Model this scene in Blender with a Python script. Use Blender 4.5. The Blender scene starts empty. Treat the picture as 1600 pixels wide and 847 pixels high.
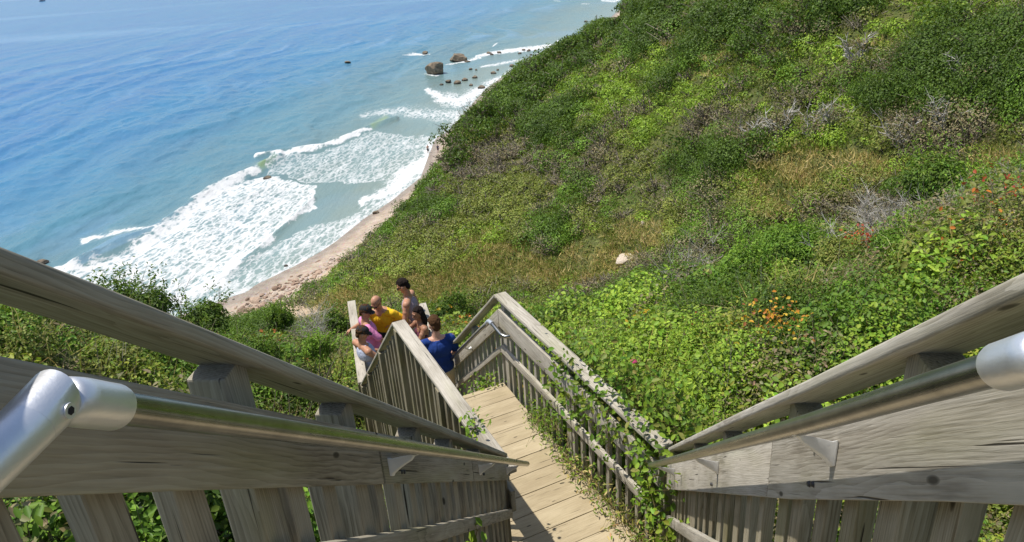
import bpy, bmesh, math, random
import numpy as np
from mathutils import Vector, Matrix
from math import sin, cos, radians, pi, sqrt, atan2, tan

random.seed(7)
rng = np.random.default_rng(11)
SC = bpy.context.scene
COL = SC.collection

# ------------------------------------------------------------------ camera
FPX = 1150.0; PITCH = radians(25.3); ROLL = radians(4.1)
Fv = np.array([0, cos(PITCH), -sin(PITCH)])
R0 = np.array([1.0, 0, 0]); D0 = -np.array([0, sin(PITCH), cos(PITCH)])
Ri = cos(ROLL)*R0 + sin(ROLL)*D0
Di = -sin(ROLL)*R0 + cos(ROLL)*D0
EYE = np.array([0, 0, 40.0])
cam = bpy.data.cameras.new('camera'); camo = bpy.data.objects.new('camera', cam); COL.objects.link(camo)
cam.sensor_width = 36; cam.lens = 36*FPX/1600; cam.clip_start = .05; cam.clip_end = 20000
M = Matrix(((Ri[0], -Di[0], -Fv[0], EYE[0]), (Ri[1], -Di[1], -Fv[1], EYE[1]), (Ri[2], -Di[2], -Fv[2], EYE[2]), (0, 0, 0, 1)))
camo.matrix_world = M
SC.camera = camo

# ------------------------------------------------------------------ sky, sun, exposure
SUN_AZ = radians(-79.5); SUN_EL = radians(67)
w = bpy.data.worlds.new('World'); SC.world = w; w.use_nodes = True
nt = w.node_tree; nt.nodes.clear()
sky = nt.nodes.new('ShaderNodeTexSky'); sky.sky_type = 'NISHITA'; sky.sun_disc = False
sky.sun_elevation = SUN_EL; sky.sun_rotation = SUN_AZ
bg = nt.nodes.new('ShaderNodeBackground'); bg.inputs[1].default_value = .12
ow = nt.nodes.new('ShaderNodeOutputWorld')
nt.links.new(sky.outputs[0], bg.inputs[0]); nt.links.new(bg.outputs[0], ow.inputs[0])
sl = bpy.data.lights.new('sun', 'SUN'); sl.energy = 4.6; sl.angle = radians(.55); sl.color = (1, .95, .87)
so = bpy.data.objects.new('sun', sl); COL.objects.link(so)
sd = Vector((sin(SUN_AZ)*cos(SUN_EL), cos(SUN_AZ)*cos(SUN_EL), sin(SUN_EL)))
so.rotation_euler = sd.to_track_quat('Z', 'Y').to_euler(); so.location = (-30, 5, 70)
SC.view_settings.view_transform = 'Standard'; SC.view_settings.look = 'None'
SC.view_settings.exposure = 0.22; SC.view_settings.gamma = 1
SC.render.engine = 'CYCLES'

# ------------------------------------------------------------------ coordinate helpers
def ray(x, y): return Fv + Ri*(x-800)/FPX + Di*(y-423.5)/FPX
def atz(x, y, z): d = ray(x, y); return EYE + d*(z-40)/d[2]
def atr(x, y, r): d = ray(x, y); return EYE + d*r/math.hypot(d[0], d[1])
def project(P):
    v = P-EYE; z = v@Fv; z = np.where(z < .05, .05, z)
    return 800+FPX*(v@Ri)/z, 423.5+FPX*(v@Di)/z
B1 = radians(7); A2 = radians(-24)
d1 = np.array([sin(B1), cos(B1), 0]); n1 = np.array([cos(B1), -sin(B1), 0])
d2 = np.array([sin(A2), cos(A2), 0]); n2 = np.array([cos(A2), -sin(A2), 0])
UP = np.array([0, 0, 1.0])
ZD = 35.2; Z3 = 33.0; SL1 = .866; YT = .70; YB = 4.61; SL3 = .869; DK = 6.62; D3 = DK+(ZD-Z3)/SL3
ZT = ZD+SL1*(YB-YT)

# ------------------------------------------------------------------ materials
def mat(name):
    m = bpy.data.materials.new(name); m.use_nodes = True; m.node_tree.nodes.clear(); return m
class NT:
    def __init__(s, m): s.t = m.node_tree
    def n(s, ty, **k):
        o = s.t.nodes.new('ShaderNode'+ty)
        for a, v in k.items():
            if a.startswith('_'): setattr(o, a[1:], v)
        return o
    def l(s, a, b): s.t.links.new(a, b)
    def out(s, sh):
        o = s.n('OutputMaterial'); s.l(sh, o.inputs[0])
    def ramp(s, fac, stops, interp='LINEAR'):
        r = s.n('ValToRGB'); r.color_ramp.interpolation = interp
        e = r.color_ramp.elements
        while len(e) < len(stops): e.new(.5)
        for i, (p, c) in enumerate(stops):
            e[i].position = p; e[i].color = (c[0], c[1], c[2], 1) if hasattr(c, '__len__') else (c, c, c, 1)
        s.l(fac, r.inputs[0]); return r.outputs[0]
    def math(s, op, a, b=None, c=None, clamp=False):
        m = s.n('Math'); m.operation = op; m.use_clamp = clamp
        for i, v in enumerate((a, b, c)):
            if v is None: continue
            if hasattr(v, 'links') or hasattr(v, 'is_linked'): s.l(v, m.inputs[i])
            else: m.inputs[i].default_value = v
        return m.outputs[0]
    def mix(s, fac, a, b, blend='MIX'):
        m = s.n('Mix'); m.data_type = 'RGBA'; m.blend_type = blend
        for k, v in ((0, fac), (6, a), (7, b)):
            if hasattr(v, 'is_linked'): s.l(v, m.inputs[k])
            elif hasattr(v, '__len__'): m.inputs[k].default_value = (*v, 1)
            else: m.inputs[k].default_value = v
        return m.outputs[2]
    def attr(s, name):
        a = s.n('Attribute'); a.attribute_name = name; return a
    def noise(s, vec, scale, detail=4, rough=.55, dist=0):
        n = s.n('TexNoise'); s.l(vec, n.inputs['Vector']) if vec else None
        n.inputs['Scale'].default_value = scale; n.inputs['Detail'].default_value = detail
        n.inputs['Roughness'].default_value = rough; n.inputs['Distortion'].default_value = dist
        return n.outputs[0]
    def mapping(s, vec, sc=(1, 1, 1), loc=(0, 0, 0), rot=(0, 0, 0)):
        m = s.n('Mapping'); s.l(vec, m.inputs[0]); m.inputs['Scale'].default_value = sc
        m.inputs['Location'].default_value = loc; m.inputs['Rotation'].default_value = rot; return m.outputs[0]
    def bump(s, h, strength, dist=.01, normal=None):
        b = s.n('Bump'); b.inputs['Strength'].default_value = strength; b.inputs['Distance'].default_value = dist
        s.l(h, b.inputs['Height'])
        if normal: s.l(normal, b.inputs['Normal'])
        return b.outputs[0]
    def pbr(s, color, rough, metal=0, normal=None, spec=.5):
        p = s.n('BsdfPrincipled')
        for k, v in (('Base Color', color), ('Roughness', rough), ('Metallic', metal), ('Specular IOR Level', spec)):
            if hasattr(v, 'is_linked'): s.l(v, p.inputs[k])
            elif hasattr(v, '__len__'): p.inputs[k].default_value = (*v, 1)
            else: p.inputs[k].default_value = v
        if normal: s.l(normal, p.inputs['Normal'])
        return p

def wood_mat(name, dark, mid, light, green=.25, bumpk=.5, fib=1.0, ringk=1.0):
    m = mat(name); t = NT(m)
    gc = t.attr('gc').outputs[1]
    wn_ = t.n('TexNoise'); t.l(t.mapping(gc, (1.3, 5, 5)), wn_.inputs['Vector']); wn_.inputs['Scale'].default_value = 1; wn_.inputs['Detail'].default_value = 3
    wp = t.n('VectorMath'); wp.operation = 'MULTIPLY_ADD'; t.l(wn_.outputs['Color'], wp.inputs[0]); wp.inputs[1].default_value = (0, .06, .06); t.l(t.mapping(gc, (.10, 1, 1), (0, .03, .12)), wp.inputs[2])
    wv = t.n('TexWave'); wv.wave_type = 'RINGS'; wv.rings_direction = 'X'; wv.wave_profile = 'SAW'
    t.l(wp.outputs[0], wv.inputs['Vector'])
    wv.inputs['Scale'].default_value = 44; wv.inputs['Distortion'].default_value = 1.6
    wv.inputs['Detail'].default_value = 2; wv.inputs['Detail Scale'].default_value = 2; wv.inputs['Detail Roughness'].default_value = .6
    fine = t.noise(t.mapping(gc, (5, 150, 150)), 1.0, 5, .6)
    crack = t.noise(t.mapping(gc, (1.8, 85, 85)), 1.0, 2, .5, .5)
    crk = t.ramp(crack, [(.285, 0), (.33, 1)])
    big = t.noise(t.mapping(gc, (1.6, 5, 5)), 1.0, 5, .6)
    f = t.math('ADD', t.math('MULTIPLY', wv.outputs[1], .13*ringk), t.math('MULTIPLY', fine, .50*fib))
    f = t.math('ADD', f, t.math('MULTIPLY', big, .62))
    c = t.ramp(f, [(.46, dark), (.61, mid), (.80, light)])
    gm = t.ramp(t.noise(t.mapping(gc, (1.1, 6, 6), (5, 2, 1)), 1.0, 3), [(.52, 0), (.72, green)])
    c = t.mix(gm, c, tuple(x*y for x, y in zip(mid, (.85, .95, .55))))
    kn_ = t.n('TexVoronoi'); kn_.inputs['Scale'].default_value = 1.0; t.l(t.mapping(gc, (3.1, 9.5, 9.5), (3, 1, 2)), kn_.inputs['Vector'])
    kd = t.ramp(kn_.outputs['Distance'], [(.045, 1), (.07, .6), (.085, 0)]); c = t.mix(kd, c, tuple(x*.38 for x in dark))
    c = t.mix(crk, tuple(x*.25 for x in dark), c)
    h = t.math('ADD', t.math('MULTIPLY', fine, .6), t.math('MULTIPLY', wv.outputs[1], .45*ringk))
    h = t.math('ADD', h, t.math('MULTIPLY', crk, 1.0))
    b = t.bump(h, bumpk*1.3, .004)
    t.out(t.pbr(c, .82, 0, b, .25).outputs[0]); return m
W_GREY = wood_mat('weathered_grey_wood', (.22, .195, .15), (.38, .345, .28), (.52, .48, .405))
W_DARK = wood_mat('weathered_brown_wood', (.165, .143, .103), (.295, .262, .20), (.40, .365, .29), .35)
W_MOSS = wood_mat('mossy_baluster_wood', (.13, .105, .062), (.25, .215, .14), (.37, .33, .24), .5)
W_DECK = wood_mat('sandy_deck_wood', (.33, .265, .165), (.43, .355, .23), (.52, .44, .30), .08, .3, .8, .5)

def simple(name, col, rough=.8, metal=0, bumps=None, var=.12, spec=.4):
    m = mat(name); t = NT(m)
    tc = t.n('TexCoord').outputs['Object']
    v = t.noise(tc, 14, 4)
    lo = tuple(max(0, c*(1-var)) for c in col); hi = tuple(min(1, c*(1+var)) for c in col)
    c = t.ramp(v, [(.3, lo), (.7, hi)])
    nrm = None
    if bumps: nrm = t.bump(t.noise(tc, bumps[0], 4, .6), bumps[1], bumps[2])
    t.out(t.pbr(c, rough, metal, nrm, spec).outputs[0]); return m
M_FIT = simple('cast_aluminium', (.70, .71, .73), .40, .75, (200, .3, .001), .08)
M_BRK = simple('pale_cast_bracket', (.74, .74, .73), .45, .15, (180, .3, .001), .06)
M_PIPE = mat('drawn_aluminium_pipe')
t = NT(M_PIPE); gc = t.attr('gc').outputs[1]
v = t.noise(t.mapping(gc, (1.5, 60, 60)), 1, 4); v2 = t.noise(gc, 9, 5, .7)
c = t.ramp(v2, [(.3, (.22, .22, .21)), (.7, (.38, .38, .365))])
t.out(t.pbr(c, t.ramp(v, [(.2, .22), (.8, .38)]), 1, t.bump(v, .08, .001)).outputs[0])
M_BOLT = simple('dark_bolt', (.06, .06, .06), .5, .8)
M_GAP_SHADE = simple('painted_recess_shade', (.02, .02, .02), .9)  # near-black colour that paints the shade inside openings and sockets

def leaf_mat(name, trans=.3, rough=.55, spec=.3):
    m = mat(name); t = NT(m)
    a = t.attr('Col')
    p = t.pbr(a.outputs[0], rough, 0, None, spec)
    tr = t.n('BsdfTranslucent'); c2 = t.mix(.5, a.outputs[0], (.30, .42, .03), 'MIX'); t.l(t.mix(.65, c2, a.outputs[0]), tr.inputs[0])
    mx = t.n('MixShader'); mx.inputs[0].default_value = trans
    t.l(p.outputs[0], mx.inputs[1]); t.l(tr.outputs[0], mx.inputs[2]); t.out(mx.outputs[0]); return m
M_LEAF = leaf_mat('foliage'); M_TWIG = leaf_mat('twig_bark', 0, .9, .1); M_GRASS = leaf_mat('grass_blades', .35, .7, .15)

# ------------------------------------------------------------------ object helpers
def tag(o, label=None, cat=None, group=None, kind=None):
    if label: o['label'] = label
    if cat: o['category'] = cat
    if group: o['group'] = group
    if kind: o['kind'] = kind
    return o
def link_mesh(name, me, m, parent=None):
    o = bpy.data.objects.new(name, me); COL.objects.link(o)
    if m: me.materials.append(m)
    if parent: o.parent = parent; o.matrix_parent_inverse = parent.matrix_basis.inverted()
    return o
def empty(name, loc, label=None, cat=None, group=None, rz=0):
    o = bpy.data.objects.new(name, None); COL.objects.link(o); o.location = Vector([float(a) for a in loc]); o.rotation_euler[2] = rz
    o.empty_display_size = .1
    tag(o, label, cat, group); bpy.context.view_layer.update(); return o
def np_mesh(name, V, F, cols=None, smooth=False):
    """V (n,3), F (m,k) uniform polygons"""
    me = bpy.data.meshes.new(name); V = np.asarray(V, np.float32); F = np.asarray(F, np.int32)
    me.vertices.add(len(V)); me.vertices.foreach_set('co', V.ravel())
    k = F.shape[1]
    me.loops.add(F.size); me.loops.foreach_set('vertex_index', F.ravel())
    me.polygons.add(len(F)); me.polygons.foreach_set('loop_start', np.arange(0, F.size, k, dtype=np.int32))
    try: me.polygons.foreach_set('loop_total', np.full(len(F), k, np.int32))
    except Exception: pass
    if smooth: me.polygons.foreach_set('use_smooth', np.ones(len(F), bool))
    me.update(calc_edges=True)
    if cols is not None:
        a = me.color_attributes.new('Col', 'FLOAT_COLOR', 'POINT')
        c = np.ones((len(V), 4), np.float32); c[:, :3] = cols; a.data.foreach_set('color', c.ravel())
    return me

class Wood:
    """collects bevelled timber pieces that form one part"""
    def __init__(s): s.V = []; s.F = []; s.G = []; s.n = 0
    def add(s, bm, dirv, gofs=None):
        dirv = Vector([float(a) for a in dirv]).normalized(); side = dirv.cross(Vector((0, 0, 1)))
        if side.length < .1: side = Vector((1, 0, 0))
        side.normalize(); third = dirv.cross(side)
        ofs = Vector((random.uniform(0, 40), random.uniform(-.12, .12), random.uniform(-.12, .12)))
        c = Vector((0, 0, 0))
        for v in bm.verts: c += v.co
        c /= max(1, len(bm.verts))
        bm.verts.index_update()
        for v in bm.verts:
            q = v.co-c; s.V.append(tuple(v.co)); s.G.append((q.dot(dirv)+ofs.x, q.dot(side)+ofs.y, q.dot(third)+ofs.z))
        for f in bm.faces: s.F.append([v.index+s.n for v in f.verts])
        s.n = len(s.V); bm.free()
    def sweep(s, rings, bevel=.004, seg=2, dirv=None, wob=0):
        """rings: list of 4-point rings (world)"""
        bm = bmesh.new(); R = []
        for rg in rings: R.append([bm.verts.new([float(a) for a in p]) for p in rg])
        k = len(R[0])
        for a, b in zip(R[:-1], R[1:]):
            for i in range(k): bm.faces.new((a[i], a[(i+1) % k], b[(i+1) % k], b[i]))
        bm.faces.new(R[0][::-1]); bm.faces.new(R[-1])
        bmesh.ops.recalc_face_normals(bm, faces=bm.faces)
        if bevel:
            es = [e for e in bm.edges if len(e.link_faces) == 2 and e.calc_face_angle(0) > .6]
            bmesh.ops.bevel(bm, geom=es, offset=bevel, segments=seg, profile=.6, affect='EDGES')
        if dirv is None: dirv = np.array(rings[-1][0])-np.array(rings[-2][0])
        s.add(bm, dirv)
    def box(s, c, ax, ay, az, bevel=.003, seg=1, dirv=None, jit=0):
        """c centre, ax/ay/az half-extent vectors; grain along longest"""
        c = np.array(c, float); ax, ay, az = map(np.array, (ax, ay, az))
        L = [ax, ay, az]; L.sort(key=lambda v: -np.linalg.norm(v)); d, a, b = L
        r = [[c+e*d+a+b, c+e*d-a+b, c+e*d-a-b, c+e*d+a-b] for e in (-1, 1)]
        if jit: r = [[p+np.array([random.gauss(0, jit) for _ in range(3)]) for p in rg] for rg in r]
        s.sweep(r, bevel, seg, d)
    def build(s, name, m, parent=None):
        me = bpy.data.meshes.new(name); me.from_pydata(s.V, [], s.F)
        a = me.attributes.new('gc', 'FLOAT_VECTOR', 'POINT'); a.data.foreach_set('vector', np.array(s.G, np.float32).ravel())
        me.update(); return link_mesh(name, me, m, parent)

def tube(path, rad, seg=16, cap=True, bulge=None):
    """round tube along path; returns Wood-like (V,F,G)"""
    W = Wood(); P = [Vector([float(a) for a in p]) for p in path]; bm = bmesh.new(); R = []
    for i, p in enumerate(P):
        t_ = (P[min(i+1, len(P)-1)]-P[max(i-1, 0)]).normalized()
        s_ = t_.cross(Vector((0, 0, 1))); s_.normalize(); u_ = s_.cross(t_)
        rr = rad[i] if hasattr(rad, '__len__') else rad
        R.append([bm.verts.new(p+s_*cos(2*pi*k/seg)*rr+u_*sin(2*pi*k/seg)*rr) for k in range(seg)])
    for a, b in zip(R[:-1], R[1:]):
        for k in range(seg): bm.faces.new((a[k], a[(k+1) % seg], b[(k+1) % seg], b[k]))
    if cap: bm.faces.new(R[0][::-1]); bm.faces.new(R[-1])
    for f in bm.faces: f.smooth = True
    bmesh.ops.recalc_face_normals(bm, faces=bm.faces)
    W.add(bm, P[-1]-P[0]); return W
def smooth(o, angle=40):
    for p in o.data.polygons: p.use_smooth = True
    try: o.data.set_sharp_from_angle(angle=radians(angle))
    except Exception: pass
    return o
def merge(*Ws):
    A = Wood()
    for w_ in Ws:
        A.F += [[i+A.n for i in f] for f in w_.F]; A.V += w_.V; A.G += w_.G; A.n = len(A.V)
    return A

#@TERRAIN
# ------------------------------------------------------------------ terrain
FOOTPX = [(240, 560), (330, 520), (385, 494), (450, 470), (500, 430), (560, 378), (610, 335), (650, 308), (697, 268)]
foot = [np.array([-130, -60]), np.array([-92, 5]), np.array([-68, 48])] + [atz(x, y, 1.0)[:2] for x, y in FOOTPX[2:]]
foot += [np.array(p, float) for p in [(-9.5, 150), (-5, 172), (.5, 198), (8, 222), (24, 262), (44, 302), (74, 392), (120, 480), (330, 820)]]
foot = np.array(foot)
def shore_s(x, y):
    x = np.asarray(x, float); y = np.asarray(y, float); best = np.full(x.shape, 1e9); sg = np.ones(x.shape)
    for a, b in zip(foot[:-1], foot[1:]):
        e = b-a; L2 = e@e; tt = np.clip(((x-a[0])*e[0]+(y-a[1])*e[1])/L2, 0, 1)
        dx = x-a[0]-tt*e[0]; dy = y-a[1]-tt*e[1]; d = np.hypot(dx, dy)
        cr = -(e[0]*dy-e[1]*dx); m_ = d < best
        best = np.where(m_, d, best); sg = np.where(m_, np.sign(cr)+(cr == 0), sg)
    return best*sg
CP = []
def cz(x, y, z): CP.append((x, y, z))
def cpx(px, py, r, dz=0): p = atr(px, py, r); CP.append((p[0], p[1], p[2]+dz))
# beneath and beside the stairs
for y in (-2, .3): [cz(*(n1*n+d1*y)[:2], 37.95 if abs(n) < 3 else 37.8+.08*n) for n in (-4, -1.5, 0, 1.5, 4)]
for y in (1.5, 3, 4.4):
    zz = ZD+SL1*(YB-y)-.75
    for n, e in ((-3.5, -.5), (-1.2, -.1), (0, 0), (1.2, .05), (3.2, .55)): cz(*(n1*n+d1*y)[:2], zz+e)
for d in (5, 6.4): [cz(*(n2*n+d2*d)[:2], ZD-.55+e) for n, e in ((-.8, -1.1), (1.3, -.35), (2.3, -.1), (3.3, .05))]
for d in (8, 9.4):
    zz = ZD-SL3*(d-DK)-.7
    for n, e in ((0, -.6), (1.3, -.2), (2.3, 0), (3.3, .15)): cz(*(n2*n+d2*d)[:2], zz+e)
for x, y in ((-2.2, 10.2), (-2.3, 11.6), (-3.6, 10.5), (-.8, 10.8)): cz(x, y, Z3-.7)
# near right bank
for px, py, r in ((1080, 660, 5.6), (1200, 600, 6.4), (1400, 520, 7.0), (1600, 455, 7.2), (1010, 540, 9.0), (1180, 480, 10.5), (1390, 400, 12.5), (1600, 320, 14), (900, 520, 12), (780, 520, 14), (1250, 420, 15), (1480, 345, 17), (1600, 290, 19)): cpx(px, py, r, -.15)
cpx(1000, 500, 16, -.8); cpx(1250, 440, 24, -2.2); cpx(1500, 380, 28, -2.5); cpx(1000, 480, 30, -3)
# near left bank
for px, py, r in ((40, 520, 9.5), (160, 545, 9), (320, 578, 9), (480, 615, 9), (180, 510, 14), (330, 545, 15), (470, 560, 14), (540, 545, 17), (100, 800, 3.2), (250, 740, 4.0), (420, 700, 5.2)): cpx(px, py, r, -.15)
cpx(200, 505, 22, -2.5); cpx(400, 520, 26, -2.5); cpx(0, 500, 20, -2.5); cpx(560, 520, 28, -2.5)
cz(-30, 10, 27); cz(-45, 25, 15); cz(-20, -5, 36.5); cz(-60, -30, 30); cz(-15, -25, 38.5)
cz(20, -20, 39); cz(40, 5, 38.5); cz(60, 30, 37.5)
# far slope, column by column away from the gully
cols = [(480, 470, None, 4.5, 0, 450), (600, 440, None, 9, -.045, 360), (700, 430, None, 10.5, .01, 190), (745, 430, None, 11, .03, 150), (800, 430, None, 11.5, .055, 125), (900, 430, None, 12.5, .13, 65), (1000, 410, 55, None, .21, 10), (1100, 380, 52, None, .30, -30), (1200, 350, 51, None, .38, -50), (1400, 300, 49, None, .42, -60), (1600, 240, 48, None, .42, -90)]
for x, y0, r, z, m_, ytop in cols:
    d = ray(x, y0); td = -d[2]/math.hypot(d[0], d[1])
    if r is None: r = (40-z)/td
    z = 40-r*td; p = atr(x, y0, r); cz(*p)
    y = y0-45
    while y >= ytop:
        d = ray(x, y); td = -d[2]/math.hypot(d[0], d[1])
        r2 = (40-z+m_*r)/(td+m_); z = z+m_*(r2-r); r = r2
        p = atr(x, y, r); cz(*p); y -= 45
    p = atr(x, max(y, ytop), r)
for a in foot[1:-1]: cz(a[0], a[1], 1.0)
e_ = np.diff(foot, axis=0)
for i in range(1, len(foot)-2):
    nrm = np.array([e_[i][1], -e_[i][0]]); nrm /= np.linalg.norm(nrm)
    q = foot[i]-nrm*14; cz(q[0], q[1], -2.0)
for p in ((160, 200, 36), (260, 330, 36), (200, 60, 38), (320, 120, 38), (420, 560, 35), (100, -60, 39)): cz(*p)
CP = np.array(CP)
SCL = 60.0
def tps_k(r2): return .5*r2*np.log(r2+1e-12)
_A = CP[:, :2]/SCL; _n = len(CP)
_K = tps_k(((_A[:, None]-_A[None])**2).sum(-1)) + np.eye(_n)*1e-4
_P = np.c_[np.ones(_n), _A]
_S = np.block([[_K, _P], [_P.T, np.zeros((3, 3))]])
_W = np.linalg.solve(_S, np.r_[CP[:, 2], 0, 0, 0])
def vnoise(x, y, seed=0):
    xi = np.floor(x).astype(np.int64); yi = np.floor(y).astype(np.int64); xf = x-xi; yf = y-yi
    def h(a, b):
        v = (a*374761393 + b*668265263 + seed*974634777) & 0xffffffff
        v = ((v ^ (v >> 13))*1274126177) & 0xffffffff
        return ((v ^ (v >> 16)) & 0xffff)/65535.0
    u = xf*xf*(3-2*xf); v = yf*yf*(3-2*yf)
    return (h(xi, yi)*(1-u)+h(xi+1, yi)*u)*(1-v)+(h(xi, yi+1)*(1-u)+h(xi+1, yi+1)*u)*v
def fbm(x, y, seed=0, o=4):
    s_ = 0; a = .5
    for i in range(o): s_ = s_+a*vnoise(x, y, seed+i*17); x = x*2.03; y = y*2.03; a *= .5
    return s_/(1-.5**o)
def sst(a, b, x): t_ = np.clip((x-a)/(b-a), 0, 1); return t_*t_*(3-2*t_)
def corridor(x, y, m=0.0):
    """1 where the stairs, decks and landings stand"""
    a = (np.abs(x*n1[0]+y*n1[1]+.065) < .68+m) & (x*d1[0]+y*d1[1] < 4.9+m)
    nn = x*n2[0]+y*n2[1]; dd = x*d2[0]+y*d2[1]
    b = (nn > 1.52-m) & (nn < 2.86+m) & (dd > 3.4-m) & (dd < D3+.2+m)
    ax = -.0-13*pi/180; c_ = (x+2.28)*cos(ax)-(y-9.0)*sin(ax); e = (x+2.28)*sin(ax)+(y-9.0)*cos(ax)
    c = (c_ > -.1-m) & (c_ < 1.2+m) & (e > -.2-m) & (e < 2.75+m)
    return a | b | c
def ground(x, y):
    x = np.asarray(x, float); y = np.asarray(y, float); sh = x.shape; xf = x.ravel(); yf = y.ravel()
    z = np.empty(xf.size)
    for i in range(0, xf.size, 20000):
        q = np.c_[xf[i:i+20000], yf[i:i+20000]]/SCL
        z[i:i+20000] = tps_k(((q[:, None]-_A[None])**2).sum(-1))@_W[:_n] + _W[_n] + q@_W[_n+1:]
    z = z.reshape(sh); s = shore_s(x, y); r = np.hypot(x, y)
    z = z + (fbm(x/7, y/7, 3)-.5)*1.4*sst(14, 40, r)*sst(2, 10, s) + (fbm(x/1.3, y/1.3, 5)-.5)*.18
    scarp = .9+np.clip(s, 0, None)*1.55 + (fbm(x/3, y/3, 8)-.5)*1.6*sst(0, 2.5, s)
    cov = sst(78, 88, y)*sst(142, 134, y); scarp = scarp*(1-cov)+cov*(.9+.32*np.clip(s, 0, 5.5)+1.7*np.clip(s-5.5, 0, None))
    z = np.where(s > 0, np.minimum(z, scarp), np.where(y < 155, .9+s*(.105+.085*sst(84, 100, y))-np.clip(-s-9, 0, None)*.25, np.minimum(z, .9+s*.19)))
    z = np.clip(z, -3.5, 38.8)
    return z
AZ = np.radians(np.r_[np.linspace(-180, -75, 30)[:-1], np.linspace(-75, 60, 420)[:-1], np.linspace(60, 180, 30)])
RR = np.exp(np.linspace(math.log(.6), math.log(900), 300))
ga, gr = np.meshgrid(AZ, RR)
gx = gr*np.sin(ga); gy = gr*np.cos(ga); gz = ground(gx, gy); gs = shore_s(gx, gy)
na = len(AZ); nr = len(RR)
idx = np.arange(na*nr).reshape(nr, na)
quad = np.stack([idx[:-1, :-1], idx[:-1, 1:], idx[1:, 1:], idx[1:, :-1]], -1).reshape(-1, 4)
V = np.c_[gx.ravel(), gy.ravel(), gz.ravel()]
def submesh(V, F, extra=()):
    u, inv = np.unique(F, return_inverse=True); return V[u], inv.reshape(F.shape), u
fs = gs.ravel()[quad].mean(1)
isb = fs < .6

M_SOIL = mat('hillside_soil'); t = NT(M_SOIL)
geo = t.n('NewGeometry').outputs['Position']; sa = t.attr('sand').outputs[2]
g1 = t.noise(geo, .9, 6, .65); g2 = t.noise(geo, 9, 5, .7)
cg = t.ramp(g1, [(.3, (.045, .07, .018)), (.5, (.08, .105, .03)), (.7, (.15, .14, .055))])
cg = t.mix(t.ramp(g2, [(.4, 0), (.65, .5)]), cg, (.10, .075, .04))
cs = t.ramp(t.noise(geo, 1.2, 6, .7), [(.3, (.30, .21, .135)), (.55, (.46, .36, .25)), (.75, (.56, .47, .35))])
c = t.mix(sa, cg, cs)
t.out(t.pbr(c, .95, 0, t.bump(g2, .6, .08), .1).outputs[0])
M_BEACH = mat('beach_sand'); t = NT(M_BEACH)
geo = t.n('NewGeometry').outputs['Position']
vo = t.n('TexVoronoi'); t.l(geo, vo.inputs['Vector']); vo.inputs['Scale'].default_value = 2.6
b1 = t.noise(geo, .7, 6, .7)
c = t.ramp(b1, [(.3, (.27, .20, .145)), (.55, (.42, .34, .26)), (.75, (.52, .45, .37))])
c = t.mix(t.ramp(vo.outputs['Distance'], [(.1, .55), (.4, 0)]), c, t.mix(.5, vo.outputs['Color'], (.30, .20, .14)))
sep = t.n('SeparateXYZ'); t.l(geo, sep.inputs[0])
wet = t.ramp(sep.outputs[2], [(.15, 1), (.55, 0)])
c = t.mix(t.math('MULTIPLY', wet, .45), c, (.14, .11, .085))
t.out(t.pbr(c, t.ramp(wet, [(0, .9), (1, .35)]), 0, t.bump(vo.outputs['Distance'], .5, .15), .3).outputs[0])

v_, f_, u_ = submesh(V, quad[~isb]); me = np_mesh('hillside', v_, f_[:, ::-1], smooth=True)
sx, sy = v_[:, 0], v_[:, 1]; ss = gs.ravel()[u_]
ppx, ppy = project(v_)
sand = sst(6.5, 4.5, ss+(fbm(sx/2.5, sy/2.5, 21)-.5)*4)*((sy > 60) & (sy < 160))
sand = np.maximum(sand, sst(5.5, 2.5, ss)); sand = np.maximum(sand, sst(17, 10, ss)*(sy > 205))
def blob(px, py, x, y, rx, ry): return np.exp(-(((px-x)/rx)**2+((py-y)/ry)**2))
sand = np.maximum(sand, sst(.35, .7, blob(ppx, ppy, 468, 480, 48, 18)*(np.hypot(sx, sy) > 50)))
sand = np.maximum(sand, sst(.35, .7, blob(ppx, ppy, 530, 478, 30, 12)*(np.hypot(sx, sy) > 40))*.8)
sand = np.maximum(sand, sst(.4, .7, blob(ppx, ppy, 962, 18, 14, 22)*(np.hypot(sx, sy) > 120)))
at = me.attributes.new('sand', 'FLOAT', 'POINT'); at.data.foreach_set('value', sand.astype(np.float32))
tag(link_mesh('hillside', me, M_SOIL), kind='structure')
v_, f_, u_ = submesh(V, quad[isb & (fs > -40)]); me = np_mesh('beach', v_, f_[:, ::-1], smooth=True)
tag(link_mesh('beach', me, M_BEACH), kind='structure')

#@SEA
# ------------------------------------------------------------------ sea
AZS = np.radians(np.r_[np.linspace(-150, -48, 60)[:-1], np.linspace(-48, 16, 900)[:-1], np.linspace(16, 70, 30)])
dep = np.radians(np.r_[np.linspace(40, 27, 20)[:-1], np.linspace(27, 1.2, 620)[:-1], np.linspace(1.2, .25, 20)])
RS = 40/np.tan(dep)
ga, gr = np.meshgrid(AZS, RS); sx = gr*np.sin(ga); sy = gr*np.cos(ga)
P0 = np.stack([sx, sy, np.zeros_like(sx)], -1); px, py = project(P0)
front = (P0-EYE)@Fv > 1
px = np.where(front, px, -9999); py = np.where(front, py, 9999)
def pline(px, py, pts, wdt, side=None):
    """soft line mask in view of its own width profile; pts (x,y[,w])"""
    best = np.zeros(px.shape)
    for a, b in zip(pts[:-1], pts[1:]):
        ex, ey = b[0]-a[0], b[1]-a[1]; tt = np.clip(((px-a[0])*ex+(py-a[1])*ey)/(ex*ex+ey*ey), 0, 1)
        d = np.hypot(px-a[0]-tt*ex, py-a[1]-tt*ey); wa = a[2] if len(a) > 2 else wdt; wb = b[2] if len(b) > 2 else wdt
        best = np.maximum(best, 1-d/(wa+(wb-wa)*tt))
    return np.clip(best, 0, 1)
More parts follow.
